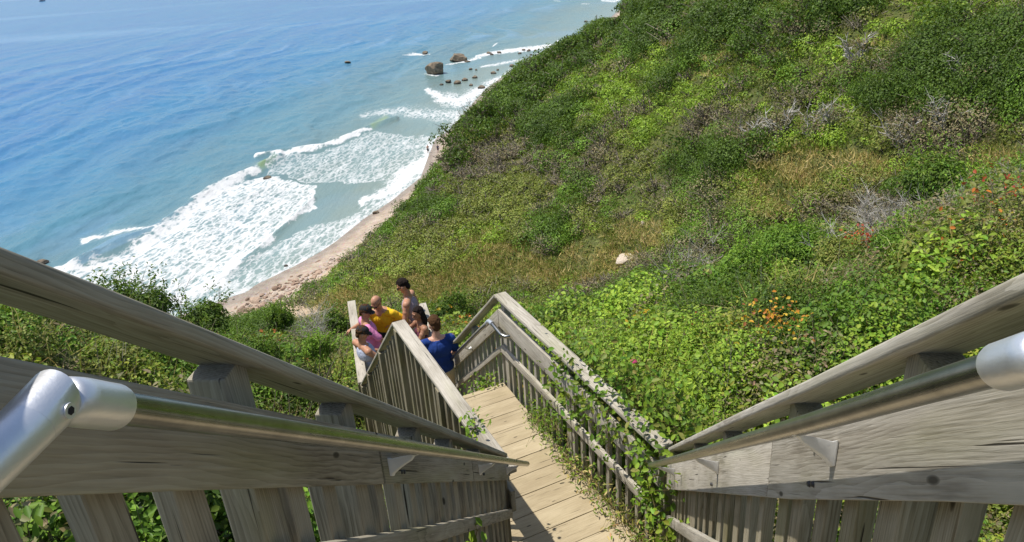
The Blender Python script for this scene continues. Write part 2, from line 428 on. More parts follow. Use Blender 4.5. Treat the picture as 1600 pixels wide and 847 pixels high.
def inpoly(px, py, pts):
    ins = np.zeros(px.shape, bool); j = len(pts)-1
    for i in range(len(pts)):
        xi, yi = pts[i]; xj, yj = pts[j]
        c_ = ((yi > py) != (yj > py)) & (px < (xj-xi)*(py-yi)/((yj-yi) or 1e-9)+xi); ins ^= c_; j = i
    return ins
wob = (fbm(sx/5, sy/5, 31)-.5)*34; wob2 = (fbm(sx/3+9, sy/3, 37)-.5)*22
scl = np.clip(110/np.maximum(gr, 1), .15, 1.2)
qx = px+wob*scl; qy = py+wob2*scl*.7
foam = np.zeros(px.shape)
A_ = [(60, 428, 6), (130, 420, 11), (190, 402, 16), (245, 372, 17), (285, 342, 14), (330, 306, 12), (372, 284, 9), (405, 266, 6)]
B_ = [(240, 472, 14), (300, 462, 16), (345, 438, 15), (385, 402, 11), (430, 368, 8), (468, 338, 8), (488, 318, 6), (492, 296, 5)]
rough_ = .55+.75*fbm(sx*1.1, sy*1.1, 71)*fbm(sx*.25, sy*.25, 73)*2
foam = np.maximum(foam, 1.2*rough_*pline(qx, qy, A_, 8)**.6)
foam = np.maximum(foam, .95*pline(qx, qy, [(125, 375, 7), (190, 362, 10), (240, 360, 10), (290, 335, 8)], 7)**.8)
foam = np.maximum(foam, 1.2*rough_*pline(qx, qy, B_, 8)**.6)
foam = np.maximum(foam, .76*inpoly(qx, qy, [(100, 432), (200, 405), (250, 372), (330, 305), (410, 275), (495, 290), (485, 330), (430, 370), (380, 405), (340, 445), (280, 490), (150, 490)]))
foam = np.maximum(foam, .64*inpoly(qx, qy, [(200, 520), (340, 445), (430, 380), (520, 345), (640, 290), (700, 230), (720, 270), (560, 420), (400, 520)]))
foam = np.maximum(foam, 1.2*pline(qx, qy, [(400, 243, 3), (450, 240, 5), (505, 228, 5), (545, 214, 5), (580, 203, 4)], 4)**.6)
foam = np.maximum(foam, .62*inpoly(qx, qy, [(420, 245), (500, 238), (585, 205), (640, 215), (700, 205), (705, 240), (640, 280), (560, 285), (480, 285), (420, 270)]))
foam = np.maximum(foam, 1.1*pline(qx, qy, [(560, 318, 6), (615, 290, 18), (655, 262, 26), (695, 222, 22)], 10)**.5)
foam = np.maximum(foam, .8*pline(qx, qy, [(430, 405, 6), (500, 370, 10), (555, 345, 12), (600, 318, 10)], 10)**.8)
foam = np.maximum(foam, 1.0*pline(qx, qy, [(668, 140, 6), (690, 155, 16), (720, 160, 18), (755, 140, 14), (780, 125, 9)], 10)**.6)
foam = np.maximum(foam, .72*pline(qx, qy, [(560, 182, 4), (620, 172, 12), (680, 180, 22), (730, 180, 22), (770, 140, 14)], 10)**.6)
q2x = px+wob*scl*.35; q2y = py+wob2*scl*.22
foam = np.maximum(foam, 1.2*pline(q2x, q2y, [(745, 88, 3), (790, 80, 5), (840, 75, 5), (880, 68, 3)], 4)**.6)
foam = np.maximum(foam, 1.0*pline(q2x, q2y, [(695, 100, 1), (725, 97, 3), (750, 90, 4)], 4)**.6)
foam = np.maximum(foam, 1.1*pline(q2x, q2y, [(870, 65, 2), (900, 60, 4), (925, 48, 3)], 4)**.6)
foam = np.maximum(foam, .9*pline(q2x, q2y, [(750, 105, 3), (800, 96, 4), (850, 90, 3)], 4)**.7)
foam = np.maximum(foam, 1.0*pline(q2x, q2y, [(628, 87, .5), (650, 84, 3), (672, 86, 1)], 3)**.6)
foam = np.maximum(foam, .9*pline(q2x, q2y, [(770, 73, 1), (778, 68, 2)], 3)**.6)
foam = np.maximum(foam, 1.0*pline(q2x, q2y, [(940, 1, 2), (960, 2, 3), (975, -3, 3)], 3)**.6)
foam = np.maximum(foam, .8*pline(q2x, q2y, [(865, 1, 1.5), (875, 2, 1.5)], 3)**.6)
foam = np.maximum(foam, .8*pline(q2x, q2y, [(908, 6, 1.2), (922, 6, 1.2)], 3)**.6)
foam = np.maximum(foam, .8*pline(px, py, [(664, 116, 3), (680, 119, 3), (696, 113, 2)], 3)**.8)
s_sh = shore_s(sx, sy)
zt = ground(sx, sy)
foam = np.maximum(foam, .72*sst(-.9, -.05, zt)*(gr < 300)*(.75+.5*fbm(sx/4, sy/4, 61)))
# swell
crest_dir = atz(337, 131, 0)[:2]-atz(60, 250, 0)[:2]; crest_dir /= np.linalg.norm(crest_dir)
nd = np.array([-crest_dir[1], crest_dir[0]]); u = sx*nd[0]+sy*nd[1]; vv = sx*crest_dir[0]+sy*crest_dir[1]
u2 = u+(fbm(vv/50, u/50, 41)-.5)*46
off = sst(-8, -45, s_sh)
zz = off*(.30*np.sin(u2/2.9)*(.4+fbm(vv/30, u/22, 43))+.12*np.sin(u2/1.15+2*fbm(vv/9, u/9, 44)*6)*fbm(vv/14, u/14, 49)*1.4 + (fbm(sx/2.4, sy/2.4, 45)-.5)*.34)
zz += (fbm(sx/1.2, sy/1.2, 47)-.5)*.16*np.clip(foam, .15, 1)*(gr < 250)
def ridge(pts, wd): return pline(px, py, pts, wd)
zz += 1.0*pline(px, py, [(110, 420, 12), (245, 358, 18), (330, 297, 14), (405, 262, 10), (440, 246, 7)], 12)**1.4
zz += .5*pline(px, py, [(60, 240+215, 2), (150, 470, 10), (300, 462, 16), (350, 436, 15), (430, 368, 8), (490, 312, 6)], 12)**1.3
zz += .8*pline(px, py, [(400, 246, 4), (505, 229, 7), (580, 200, 7), (620, 186, 5)], 12)**1.3
zz *= sst(520, 200, gr)*.9+.1
zz *= 1-.8*sst(-16, -7, s_sh)*(sy < 150)-.7*(s_sh > -6)*(sy >= 150)
sea_me = np_mesh('sea', np.c_[sx.ravel(), sy.ravel(), zz.ravel()],
                 (lambda i: np.stack([i[:-1, :-1], i[:-1, 1:], i[1:, 1:], i[1:, :-1]], -1).reshape(-1, 4))(np.arange(sx.size).reshape(sx.shape)), smooth=True)
def fattr(me, name, a): x_ = me.attributes.new(name, 'FLOAT', 'POINT'); x_.data.foreach_set('value', a.ravel().astype(np.float32))
fattr(sea_me, 'foam', foam)
shal = np.exp(s_sh/28.0)*1.0
shal = np.where(s_sh > 0, 1, shal)
fattr(sea_me, 'shallow', shal)
green = np.maximum(pline(px, py, [(160, 478, 12), (200, 466, 12)], 12), np.maximum(pline(px, py, [(408, 262, 8), (430, 248, 7)], 8), pline(px, py, [(583, 198, 7), (603, 184, 7)], 8)))
fattr(sea_me, 'greenwave', green)
M_SEA = mat('sea_water'); t = NT(M_SEA)
geo = t.n('NewGeometry').outputs['Position']
ang = atan2(crest_dir[1], crest_dir[0])
al = t.mapping(geo, (1, 1, 1), (0, 0, 0), (0, 0, -ang))     # x along the crests
st = t.mapping(al, (.35, 1, 1))
sh_ = t.attr('shallow').outputs[2]; fm = t.attr('foam').outputs[2]; gw = t.attr('greenwave').outputs[2]
c = t.ramp(sh_, [(0, (.045, .15, .33)), (.04, (.048, .165, .31)), (.14, (.08, .18, .235)), (.38, (.145, .21, .195)), (.8, (.23, .27, .22)), (1, (.27, .26, .20))])
pt = t.noise(t.mapping(al, (.02, .06, 1)), 1, 4, .6)
c = t.mix(t.ramp(pt, [(.35, 0), (.65, .5)]), c, t.mix(.5, c, (.06, .26, .36)))
slick = t.ramp(t.noise(t.mapping(geo, (.0016, .016, 1)), 1, 3, .5), [(.55, 0), (.68, .45)])
c = t.mix(slick, c, (.16, .30, .46))
c = t.mix(t.math('MULTIPLY', gw, .8, clamp=True), c, (.24, .33, .15))
# foam lace
lv = t.n('TexVoronoi'); lv.feature = 'DISTANCE_TO_EDGE'; lv.inputs['Scale'].default_value = 1.15
wn = t.n('TexNoise'); t.l(geo, wn.inputs['Vector']); wn.inputs['Scale'].default_value = .9; wn.inputs['Detail'].default_value = 5
wv_ = t.n('VectorMath'); wv_.operation = 'MULTIPLY_ADD'; t.l(wn.outputs['Color'], wv_.inputs[0]); wv_.inputs[1].default_value = (1.6, 1.6, 0); t.l(st, wv_.inputs[2])
t.l(wv_.outputs[0], lv.inputs['Vector'])
lace = t.ramp(lv.outputs['Distance'], [(0, 1), (.22, .35), (.5, 0)])
fn = t.noise(st, 1.7, 8, .72); fb = t.noise(t.mapping(al, (.12, .3, 1)), 1, 4, .6)
fn2 = t.noise(t.mapping(al, (.7, 2.6, 1)), 1.0, 7, .7, 1.2)
pat = t.math('ADD', t.math('MULTIPLY', lace, .30), t.math('ADD', t.math('MULTIPLY', fn, .40), t.math('ADD', t.math('MULTIPLY', fb, .30), t.math('MULTIPLY', fn2, .45))))
fa = t.math('SUBTRACT', t.math('ADD', t.math('MULTIPLY', fm, .70), pat), 1.145)
fa = t.math('MULTIPLY', fa, 4.2, clamp=True)
fa = t.math('MULTIPLY', fa, t.ramp(fm, [(.02, 0), (.2, 1)]))
milky = t.ramp(fm, [(.05, 0), (.7, .30)])
c = t.mix(milky, c, (.30, .38, .36))
c = t.mix(fa, c, (.60, .61, .61))
r1 = t.noise(t.mapping(al, (.5, 1.5, 1)), 1.0, 7, .62); r2 = t.noise(t.mapping(al, (.08, .28, 1)), 1.0, 4, .6)

hh = t.math('ADD', t.math('MULTIPLY', r1, .55), t.math('MULTIPLY', r2, 1.2))
b = t.bump(hh, .55, .45)
hf = t.math('ADD', fa, t.noise(geo, 3, 6, .7)); b2 = t.bump(hf, .25, .15, b)
p = t.pbr(c, t.mix(fa, (.22, .22, .22), (.85, .85, .85)), 0, b2, .5); p.inputs['IOR'].default_value = 1.33
t.out(p.outputs[0])
tag(link_mesh('sea', sea_me, M_SEA), kind='structure')

#@STAIRS
# ------------------------------------------------------------------ timber stairs, decks and railings
def F1(n, y, z=0): return n1*n + d1*y + UP*z
def F2(n, d, z=0): return n2*n + d2*d + UP*z
A3 = radians(-13); d3 = np.array([sin(A3), cos(A3), 0]); n3 = np.array([cos(A3), -sin(A3), 0])
O3 = np.array([-2.26, 9.02, 0])
def F3(n, d, z=0): return O3 + n3*n + d3*d + UP*z
def surf1(y): return ZD+SL1*(YB-y) if y > YT else ZT
def surf3(d): return ZD if d < DK else ZD-SL3*(d-DK)
def lerp_st(st, y):
    for (a, za), (b, zb) in zip(st[:-1], st[1:]):
        if y <= b: return za+(zb-za)*(y-a)/(b-a)
    return st[-1][1]

def member(Fr, na, nb, ys, top, bot, wob=.0, bevel=.004, seg=2, roundtop=False):
    """board along y between na and nb; top(y), bot(y) absolute z"""
    W = Wood(); rings = []
    for i, y in enumerate(ys):
        o = random.gauss(0, wob)
        rings.append([Fr(na+o, y, top(y)), Fr(nb+o, y, top(y)), Fr(nb+o, y, bot(y)), Fr(na+o, y, bot(y))])
    W.sweep(rings, bevel, seg); return W
def railing(label, Fr, origin, side, y0, y1, surf, n_in, W_M, balmat, bal=(.18, .075, .04), cap=None, board=None, low=None, posts=(), capw=.14,
            joints=(), balin=True, kinks=(), ends=None, capmat=None):
    """side: -1 left, +1 right; n_in is the inner face of the side board"""
    root = empty('wooden_railing', origin, label, 'railing')
    ys = [y0] + [k for k in kinks if y0 < k < y1] + [y1]
    ys = sorted(set(ys + [y0+(y1-y0)*i/8 for i in range(1, 8)]))
    s = side
    tb = .038
    if cap is not None:
        c0 = n_in - s*(.03 if capw > .13 else 0); c1 = c0 + s*capw
        w_ = member(Fr, c0, c1, ys, lambda y: surf(y)+cap(y), lambda y: surf(y)+cap(y)-.041, .0015, .010, 3)
        smooth(w_.build('top_rail', capmat or W_M, root), 50)
    if board is not None:
        segs = [y0]+list(joints)+[y1]
        for a, b in zip(segs[:-1], segs[1:]):
            yy = sorted(set([a+.0015, b-.0015]+[y for y in ys if a+.01 < y < b-.01]))
            w_ = member(Fr, n_in, n_in+s*tb, yy, lambda y: surf(y)+board(y)[0], lambda y: surf(y)+board(y)[1], .001, .005, 2)
            smooth(w_.build('side_board', W_M, root), 50)
    if low is not None:
        w_ = member(Fr, n_in-s*.0, n_in+s*tb, ys, lambda y: surf(y)+low(y), lambda y: surf(y)+low(y)-.088, .001, .005, 2)
        smooth(w_.build('lower_rail', W_M, root), 50)
    for y in posts:
        w_ = Wood(); c = n_in+s*(tb+.002+.038)
        zt = surf(y)+(cap(y) if cap else 1.1)-.049; zb = surf(y)-.9
        w_.box(Fr(c, y, (zt+zb)/2), (Fr(1, 0)-Fr(0, 0))*.038, (Fr(0, 1)-Fr(0, 0))*.044, UP*(zt-zb)/2, .005, 2)
        w_.build('post', balmat, root)
    sp, bw, bt = bal; k = 0; y = y0+sp*.5
    while y < y1-.03:
        if all(abs(y-p) > .07 for p in posts):
            w_ = Wood(); c = n_in+s*(tb+.002+bt/2)
            btop = surf(y)+(board(y)[0]-.03 if board else cap(y)-.10)+random.uniform(-.012, .008)
            if bal_full: btop = surf(y)+cap(y)-.09+random.uniform(-.015, .008)
            bbot = surf(y)-.12-.05*random.random()
            w_.box(Fr(c, y, (btop+bbot)/2), (Fr(1, 0)-Fr(0, 0))*bt/2, (Fr(0, 1)-Fr(0, 0))*bw/2*random.uniform(.94, 1.04), UP*(btop-bbot)/2, .003, 1, jit=.002)
            w_.build('baluster', balmat, root)
        y += sp*random.uniform(.97, 1.03)
    return root
bal_full = False
def lin(y0, a, y1, b): return lambda y: a+(b-a)*min(1, max(0, (y-y0)/(y1-y0)))
def curve(pts):
    return lambda y: float(np.interp(y, [p[0] for p in pts], [p[1] for p in pts]))
YK = .30
surf1b = lambda y: ZD+SL1*(YB-max(y, YK))
# upper flight
capL = curve([(.7, 1.125), (4.4, .985)]); capR = curve([(.7, 1.14), (1.3, 1.125), (4.4, 1.065)])
bL = lambda y: (float(np.interp(y, [.7, 4.4], [.965, .93])), float(np.interp(y, [.7, 4.4], [.765, .735])))
bR = lambda y: (float(np.interp(y, [.7, 1.4, 4.4], [.985, .955, .90])), float(np.interp(y, [.7, 1.4, 4.4], [.775, .73, .665])))
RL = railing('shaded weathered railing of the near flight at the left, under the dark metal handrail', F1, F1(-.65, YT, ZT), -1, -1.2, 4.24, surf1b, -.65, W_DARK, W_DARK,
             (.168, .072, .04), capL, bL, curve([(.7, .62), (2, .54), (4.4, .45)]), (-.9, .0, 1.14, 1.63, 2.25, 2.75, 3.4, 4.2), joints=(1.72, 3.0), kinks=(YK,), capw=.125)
RRt = railing('sunlit weathered railing of the near flight at the right, with a shiny metal handrail', F1, F1(.525, YT, ZT), 1, -1.2, 4.46, surf1b, .525, W_GREY, W_MOSS,
              (.175, .072, .04), capR, bR, curve([(.7, .42), (4.4, .40)]), (-.9, .0, 1.16, 1.80, 2.7, 3.5, 4.4), joints=(1.84, 3.1), kinks=(YK,), capw=.125)
# handrails on the upper flight
def handrail(root, n_end, y_end, n_near, h, n_board, s, ybr, YT=.6):
    P_ = lambda y: F1(n_near+(n_end-n_near)*(y-YT)/(y_end-YT), y, ZD+SL1*(YB-y)+h(y))
    top = P_(YT)
    dn = P_(1.5)-top; dn /= np.linalg.norm(dn)
    pts = [top+dn*.08]+[P_(y) for y in np.linspace(.9, y_end, 10)]
    hr = smooth(tube(pts, .0205, 24).build('handrail', M_PIPE, root), 60)
    lv = d1*-1.0
    smooth(tube([top+lv*.165, top+lv*1.5], .0205, 24).build('level_pipe', M_PIPE, hr), 60)
    smooth(tube([top+lv*.10, top+lv*.1655], [.0215, .0215], 24).build('sleeve_mouth_shade', M_GAP_SHADE, hr), 60)  # added dark ring, paints the shade in the sleeve mouth around the pipe
    # adjustable elbow: two sleeves that meet in a rounded knuckle
    Z_ = (-.004, .006, .03, .07, .115, .122)
    e1 = tube([top+lv*(z-.012) for z in (.0, .008, .03, .08, .150, .160, .163)], [.016, .0245, .0275, .0280, .0278, .026, .0235], 28)
    k1 = tube([top+lv*(.045)+n1*s*-.0, top+lv*.0+UP*.006, top+dn*.022], [.0280, .0280, .012], 28)
    e2 = tube([top+dn*z for z in (.008, .014, .035, .070, .094, .100, .102)], [.019, .0260, .0278, .0276, .0276, .0262, .0222], 28)
    boss = tube([top+dn*.050-UP*.010, top+dn*.050-UP*.034, top+dn*.050-UP*.042], [.021, .0165, .014], 18)
    smooth(merge(e1, boss).build('elbow_fitting', M_FIT, hr), 50)
    smooth(merge(e2, k1).build('elbow_fitting', M_FIT, hr), 50)
    q = top+lv*.020
    sc = tube([q-n1*s*.0262, q-n1*s*.0300], .0085, 18); smooth(sc.build('set_screw', M_FIT, hr), 40)
    sc = tube([q-n1*s*.0297, q-n1*s*.0306], .0048, 6); sc.build('screw_socket', M_GAP_SHADE, hr)  # raised dark hexagon, the shade inside the socket is painted on
    for y in ybr:
        b = P_(y); nb = n_board; W_ = Wood()
        bx = F1(nb, y, b[2]-.075); st = []
        across = n1*(-s)
        gap = abs((b@n1)-nb)
        # foot plate on the board then an arm sweeping up to the pipe
        secs = [(0.000, -.075, .021, .036), (.005, -.075, .021, .036), (.012, -.070, .017, .028), (gap*.35, -.058, .016, .022), (gap*.6, -.046, .014, .016), (gap*.85, -.036, .012, .010), (gap-.002, -.024, .013, .0045), (gap+.010, -.0225, .013, .003)]
        rings = []
        for g, dz, hw, hh in secs:
            c = F1(nb, y, b[2])+across*g+UP*dz
            rings.append([c+dn*hw+UP*hh, c-dn*hw+UP*hh, c-dn*hw-UP*hh, c+dn*hw-UP*hh])
        W_.sweep(rings, .003, 2); smooth(W_.build('bracket', M_BRK, hr), 50)
        for dy in (-.018, .018):
            for dz in (-.075,):
                pass
    # bolt pairs on the board
    for y in ybr:
        for dy in (.10, .125):
            for hz in (.05, .16):
                c = F1(n_board, y+dy, surf1b(y+dy)+(bL if s < 0 else bR)(y)[1]+hz)
                tube([c+n1*(-s)*.0, c+n1*(-s)*.006], [.0085, .006], 10).build('bolt', M_BOLT, root)
    return hr
handrail(RL, -.555, 4.60, -.566, lambda y: .9, -.65, -1, (1.78, 3.16, 4.12), .595)
handrail(RRt, .40, 4.45, .45, curve([(.7, .968), (1.3, .948), (2.9, .917), (4.4, .895)]), .525, 1, (1.36, 2.60, 4.02), .665)
# lower deck railings; the inner side boards face the walkway
surfd = lambda d: surf3(d)
bal_full = True
hdrop = curve([(3, 1.155), (DK, 1.155), (D3, 1.12)])
bD = lambda d: (.955, .75)
C1 = -.158*n2[0]+4.29*n2[1]; 
RDL = railing('railing along the left side of the lower deck and the flight to the people', F2, F2(1.62, 4.2, ZD), -1, 3.96, DK, surfd, 1.66, W_GREY, W_MOSS,
              (.165, .045, .04), hdrop, lambda d: (.95, .75), None, (4.05, 5.3, 6.53), joints=())
RDL2 = railing('left railing of the lower flight, descending from the deck peak to the crowded landing', F2, F2(1.62, DK, ZD), -1, DK+.004, D3, surfd, 1.66, W_GREY, W_MOSS,
               (.155, .045, .04), hdrop, lambda d: (.95, .75), None, (7.5, 8.45, D3-.06), joints=())
bal_full = False
RDR = railing('sunlit railing on the right side of the lower deck, with vines over it', F2, F2(2.74, 4.2, ZD), 1, 3.62, DK, surfd, 2.74, W_GREY, W_GREY,
              (.152, .045, .04), hdrop, lambda d: (.965, .745), lambda d: .50, (3.66, 5.15, 6.57), joints=(5.15,))
RDR2 = railing('railing descending from the deck corner on the right, with a grey pipe handrail', F2, F2(2.74, DK, ZD), 1, DK+.004, D3, surfd, 2.74, W_GREY, W_GREY,
               (.150, .045, .04), hdrop, lambda d: (.965, .745), lambda d: .50, (7.6, 8.5, D3-.06), joints=(8.0,))
# pipe handrail of the lower flight, starts with a short level return at the corner
P3 = lambda d: F2(2.65, d, surf3(d)+.86)
hp = [F2(2.715, DK-.34, ZD+.80), F2(2.665, DK-.33, ZD+.80), F2(2.645, DK-.27, ZD+.805), F2(2.645, DK-.03, ZD+.83)]
hr = smooth(tube(hp, .021, 18).build('rail_return', M_PIPE, RDR2), 60)
hr = smooth(tube([F2(2.645, DK-.02, ZD+.83), F2(2.65, DK+.05, ZD+.80), P3(DK+.3), P3(8.2), P3(D3-.1)], .0205, 18).build('handrail', M_PIPE, RDR2), 60)
smooth(tube([F2(2.645, DK-.05, ZD+.83), F2(2.646, DK+.01, ZD+.825), P3(DK+.06), P3(DK+.12)], .028, 18).build('elbow_fitting', M_FIT, hr), 60)
for d in (DK+.95, DK+1.9):
    smooth(tube([F2(2.735, d, surf3(d)+.80), F2(2.70, d, surf3(d)+.79), F2(2.655, d, surf3(d)+.815), F2(2.65, d, surf3(d)+.85)], [.02, .014, .012, .010], 12).build('bracket', M_BRK, hr), 50)
# landing railings
bal_full = True
surfL = lambda d: Z3
h3 = lambda d: 1.13
bal_full = True
RLL = railing('left railing of the crowded landing, the one the man in pink reaches for', F3, F3(0, .1, Z3), -1, .02, 2.72, surfL, .03, W_GREY, W_MOSS, (.16, .045, .04), h3, lambda d: (.93, .73), lambda d: .45, (.08, 1.4, 2.66))
RLR = railing('right railing of the crowded landing, behind the dark haired woman', F3, F3(1.1, .1, Z3), 1, .55, 2.15, surfL, 1.13, W_GREY, W_MOSS, (.16, .045, .04), h3, lambda d: (.93, .73), lambda d: .45, (.6, 1.3, 2.1))
# decks and flights
def planks(name, label, Fr, origin, n0, n1_, y0, y1, z, pw, clipf=None, m=W_DECK):
    root = empty(name, origin, label, 'deck')
    W_ = Wood(); y = y0
    while y < y1-.01:
        w2 = min(pw, y1-y); a, b = n0, n1_
        if clipf: a, b = clipf(y+w2/2)
        e = random.uniform(-.006, .006)
        rings = [[Fr(n+e, y+w2-.003, z), Fr(n+e, y+.003, z), Fr(n+e, y+.003, z-.038), Fr(n+e, y+w2-.003, z-.038)] for n in (a, a+(b-a)*.33, a+(b-a)*.66, b)]
        rings = [[p+UP*random.gauss(0, .0015) for p in rg] for rg in rings]
        W_.sweep(rings, .004, 2); y += pw
    W_.build('planking', m, root)
    J = Wood()
    for n in (n0+.05, (n0+n1_)/2, n1_-.05):
        J.box(Fr(n, (y0+y1)/2, z-.14), (Fr(1, 0)-Fr(0, 0))*.019, (Fr(0, 1)-Fr(0, 0))*(y1-y0)/2*.98, UP*.09)
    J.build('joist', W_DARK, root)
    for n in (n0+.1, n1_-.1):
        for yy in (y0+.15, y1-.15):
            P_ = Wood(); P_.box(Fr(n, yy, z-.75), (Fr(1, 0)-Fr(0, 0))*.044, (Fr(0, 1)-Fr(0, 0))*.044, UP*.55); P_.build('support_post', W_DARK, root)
    return root
planks('deck', 'sandy plank deck in the middle, at the foot of the near flight', F2, F2(2.2, 5, ZD), 1.66, 2.735, 2.9, DK, ZD, .243)
planks('landing', 'plank landing below, where the group of people stands', F3, F3(.6, 1.2, Z3), .03, 1.13, .0, 2.7, Z3, .19)
planks('landing', 'top landing under the camera, at the head of the near flight', F1, F1(0, -.4, ZT), -.65, .51, -1.2, YT, ZT, .19)
def flight(label, Fr, n0, n1_, y0, y1, z0, z1, sg):
    root = empty('stair_flight', Fr((n0+n1_)/2, y1, z1), label, 'stairs')
    n = max(2, int(round((z0-z1)/.19))); run = (y1-y0)/n; rise = (z0-z1)/n
    for i in range(1, n):
        W_ = Wood(); y = y0+run*(i-.5)
        W_.box(Fr((n0+n1_)/2, y+.01, z0-rise*i-.019), (Fr(1, 0)-Fr(0, 0))*(n1_-n0)/2, (Fr(0, 1)-Fr(0, 0))*(run/2+.02), UP*.019)
        W_.build('tread', W_DECK, root)
    for nn in (n0+.02, n1_-.02):
        W_ = Wood(); W_.sweep([[Fr(nn-.019, y, z+o) for o in (-.02,)]+[Fr(nn+.019, y, z-.02), Fr(nn+.019, y, z-.27), Fr(nn-.019, y, z-.27)] for y, z in ((y0, z0-.05), (y1, z1-.02))], .003, 1)
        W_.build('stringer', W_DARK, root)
    return root
flight('near flight of steps going down from the camera to the deck', F1, -.645, .505, YT, YB-.55, ZT, ZD+.40, 1)
flight('lower flight of steps going down from the deck to the crowded landing', F2, 1.67, 2.73, DK, D3, ZD, Z3, 1)


bpy.context.view_layer.update()

#@PEOPLE
# ------------------------------------------------------------------ people
def skin_mat(name, c):
    m = mat(name); t = NT(m); tc = t.n('TexCoord').outputs['Object']
    cc = t.ramp(t.noise(tc, 18, 3), [(.3, tuple(x*.9 for x in c)), (.7, tuple(min(1, x*1.08) for x in c))])
    p = t.pbr(cc, .5, 0, None, .4); p.inputs['Subsurface Weight'].default_value = .08; p.inputs['Subsurface Radius'].default_value = (.02, .01, .005); t.out(p.outputs[0]); return m
def cloth_mat(name, c, fold=.6):
    m = mat(name); t = NT(m); tc = t.n('TexCoord').outputs['Object']
    n_ = t.noise(t.mapping(tc, (9, 9, 4)), 1, 3, .5, 1.2); f_ = t.noise(tc, 260, 2)
    cc = t.ramp(t.noise(tc, 5, 3), [(.3, tuple(x*.92 for x in c)), (.7, tuple(min(1, x*1.06) for x in c))])
    t.out(t.pbr(cc, .9, 0, t.bump(f_, .15, .001, t.bump(n_, fold, .05)), .15).outputs[0]); return m
SK1 = skin_mat('tanned_skin', (.46, .235, .14)); SK2 = skin_mat('fair_skin', (.58, .33, .23)); SK3 = skin_mat('brown_skin', (.33, .165, .095))
HB = cloth_mat('brown_hair', (.07, .035, .015)); HK = cloth_mat('black_hair', (.018, .012, .010)); HBl = cloth_mat('blond_hair', (.62, .40, .16)); M_DRK = simple('dark_lens', (.015, .015, .015), .2)
M_CAP = cloth_mat('charcoal_cap_cloth', (.035, .035, .035), .1)
TS = bpy.data.scenes.new('workbench')
def blobmesh(name, prims, vox, m, parent, sm=2):
    """prims: ('c', p0, r0, p1, r1) tapered capsule or ('e', centre, radii, rot_z) ellipsoid; fused to one continuous surface"""
    VV = []; FF = []
    def put(vs, fs):
        o_ = len(VV); VV.extend([tuple(map(float, v)) for v in vs]); FF.extend([[i+o_ for i in f] for f in fs])
    def sphere(c, r, rot=None, seg=14):
        rr = np.array(r if hasattr(r, '__len__') else (r, r, r), float); nr = max(6, seg//2+1)
        vs = [(0, 0, 1.0)]+[(sin(pi*i/nr)*cos(2*pi*k/seg), sin(pi*i/nr)*sin(2*pi*k/seg), cos(pi*i/nr)) for i in range(1, nr) for k in range(seg)]+[(0, 0, -1.0)]
        fs = [[0, 1+k, 1+(k+1) % seg] for k in range(seg)]
        for i in range(nr-2):
            for k in range(seg): q = 1+i*seg; fs.append([q+k, q+seg+k, q+seg+(k+1) % seg, q+(k+1) % seg])
        q = 1+(nr-2)*seg; fs += [[q+(k+1) % seg, q+k, q+seg] for k in range(seg)]
        v = np.array(vs)*rr
        if rot is not None: v = v@np.array(rot).T
        put(v+np.array(c, float), fs)
    for p in prims:
        if p[0] == 'e': sphere(p[1], p[2], p[3] if len(p) > 3 else None, 20)
        else:
            _, a, ra, b, rb = p; a = np.array(a, float); b = np.array(b, float)
            d = b-a; L_ = np.linalg.norm(d); d = d/max(L_, 1e-6); s_ = np.cross(d, [0, 0, 1.0])
            if np.linalg.norm(s_) < .1: s_ = np.cross(d, [0, 1.0, 0])
            s_ /= np.linalg.norm(s_); u_ = np.cross(s_, d); seg = 14
            vs = [q+(s_*cos(2*pi*k/seg)+u_*sin(2*pi*k/seg))*rr for q, rr in ((a, ra), (b, rb)) for k in range(seg)]
            put(vs, [[k, seg+k, seg+(k+1) % seg, (k+1) % seg] for k in range(seg)]+[list(range(seg)), list(range(2*seg-1, seg-1, -1))]); sphere(a, ra); sphere(b, rb)
    me = bpy.data.meshes.new(name); me.from_pydata(VV, [], FF)
    o = bpy.data.objects.new(name, me); TS.collection.objects.link(o)
    md = o.modifiers.new('r', 'REMESH'); md.mode = 'VOXEL'; md.voxel_size = vox; md.use_smooth_shade = True
    ms = o.modifiers.new('s', 'SMOOTH'); ms.iterations = sm; ms.factor = .6
    with bpy.context.temp_override(scene=TS, view_layer=TS.view_layers[0]):
        dg = bpy.context.evaluated_depsgraph_get(); dg.update()
    new = bpy.data.meshes.new_from_object(o.evaluated_get(dg))
    bpy.data.objects.remove(o); new.name = name
    for p_ in new.polygons: p_.use_smooth = True
    new.materials.clear(); new.materials.append(m)
    o = bpy.data.objects.new(name, new); COL.objects.link(o)
    if parent: o.parent = parent
    return o
def V3(*a): return np.array(a, float)
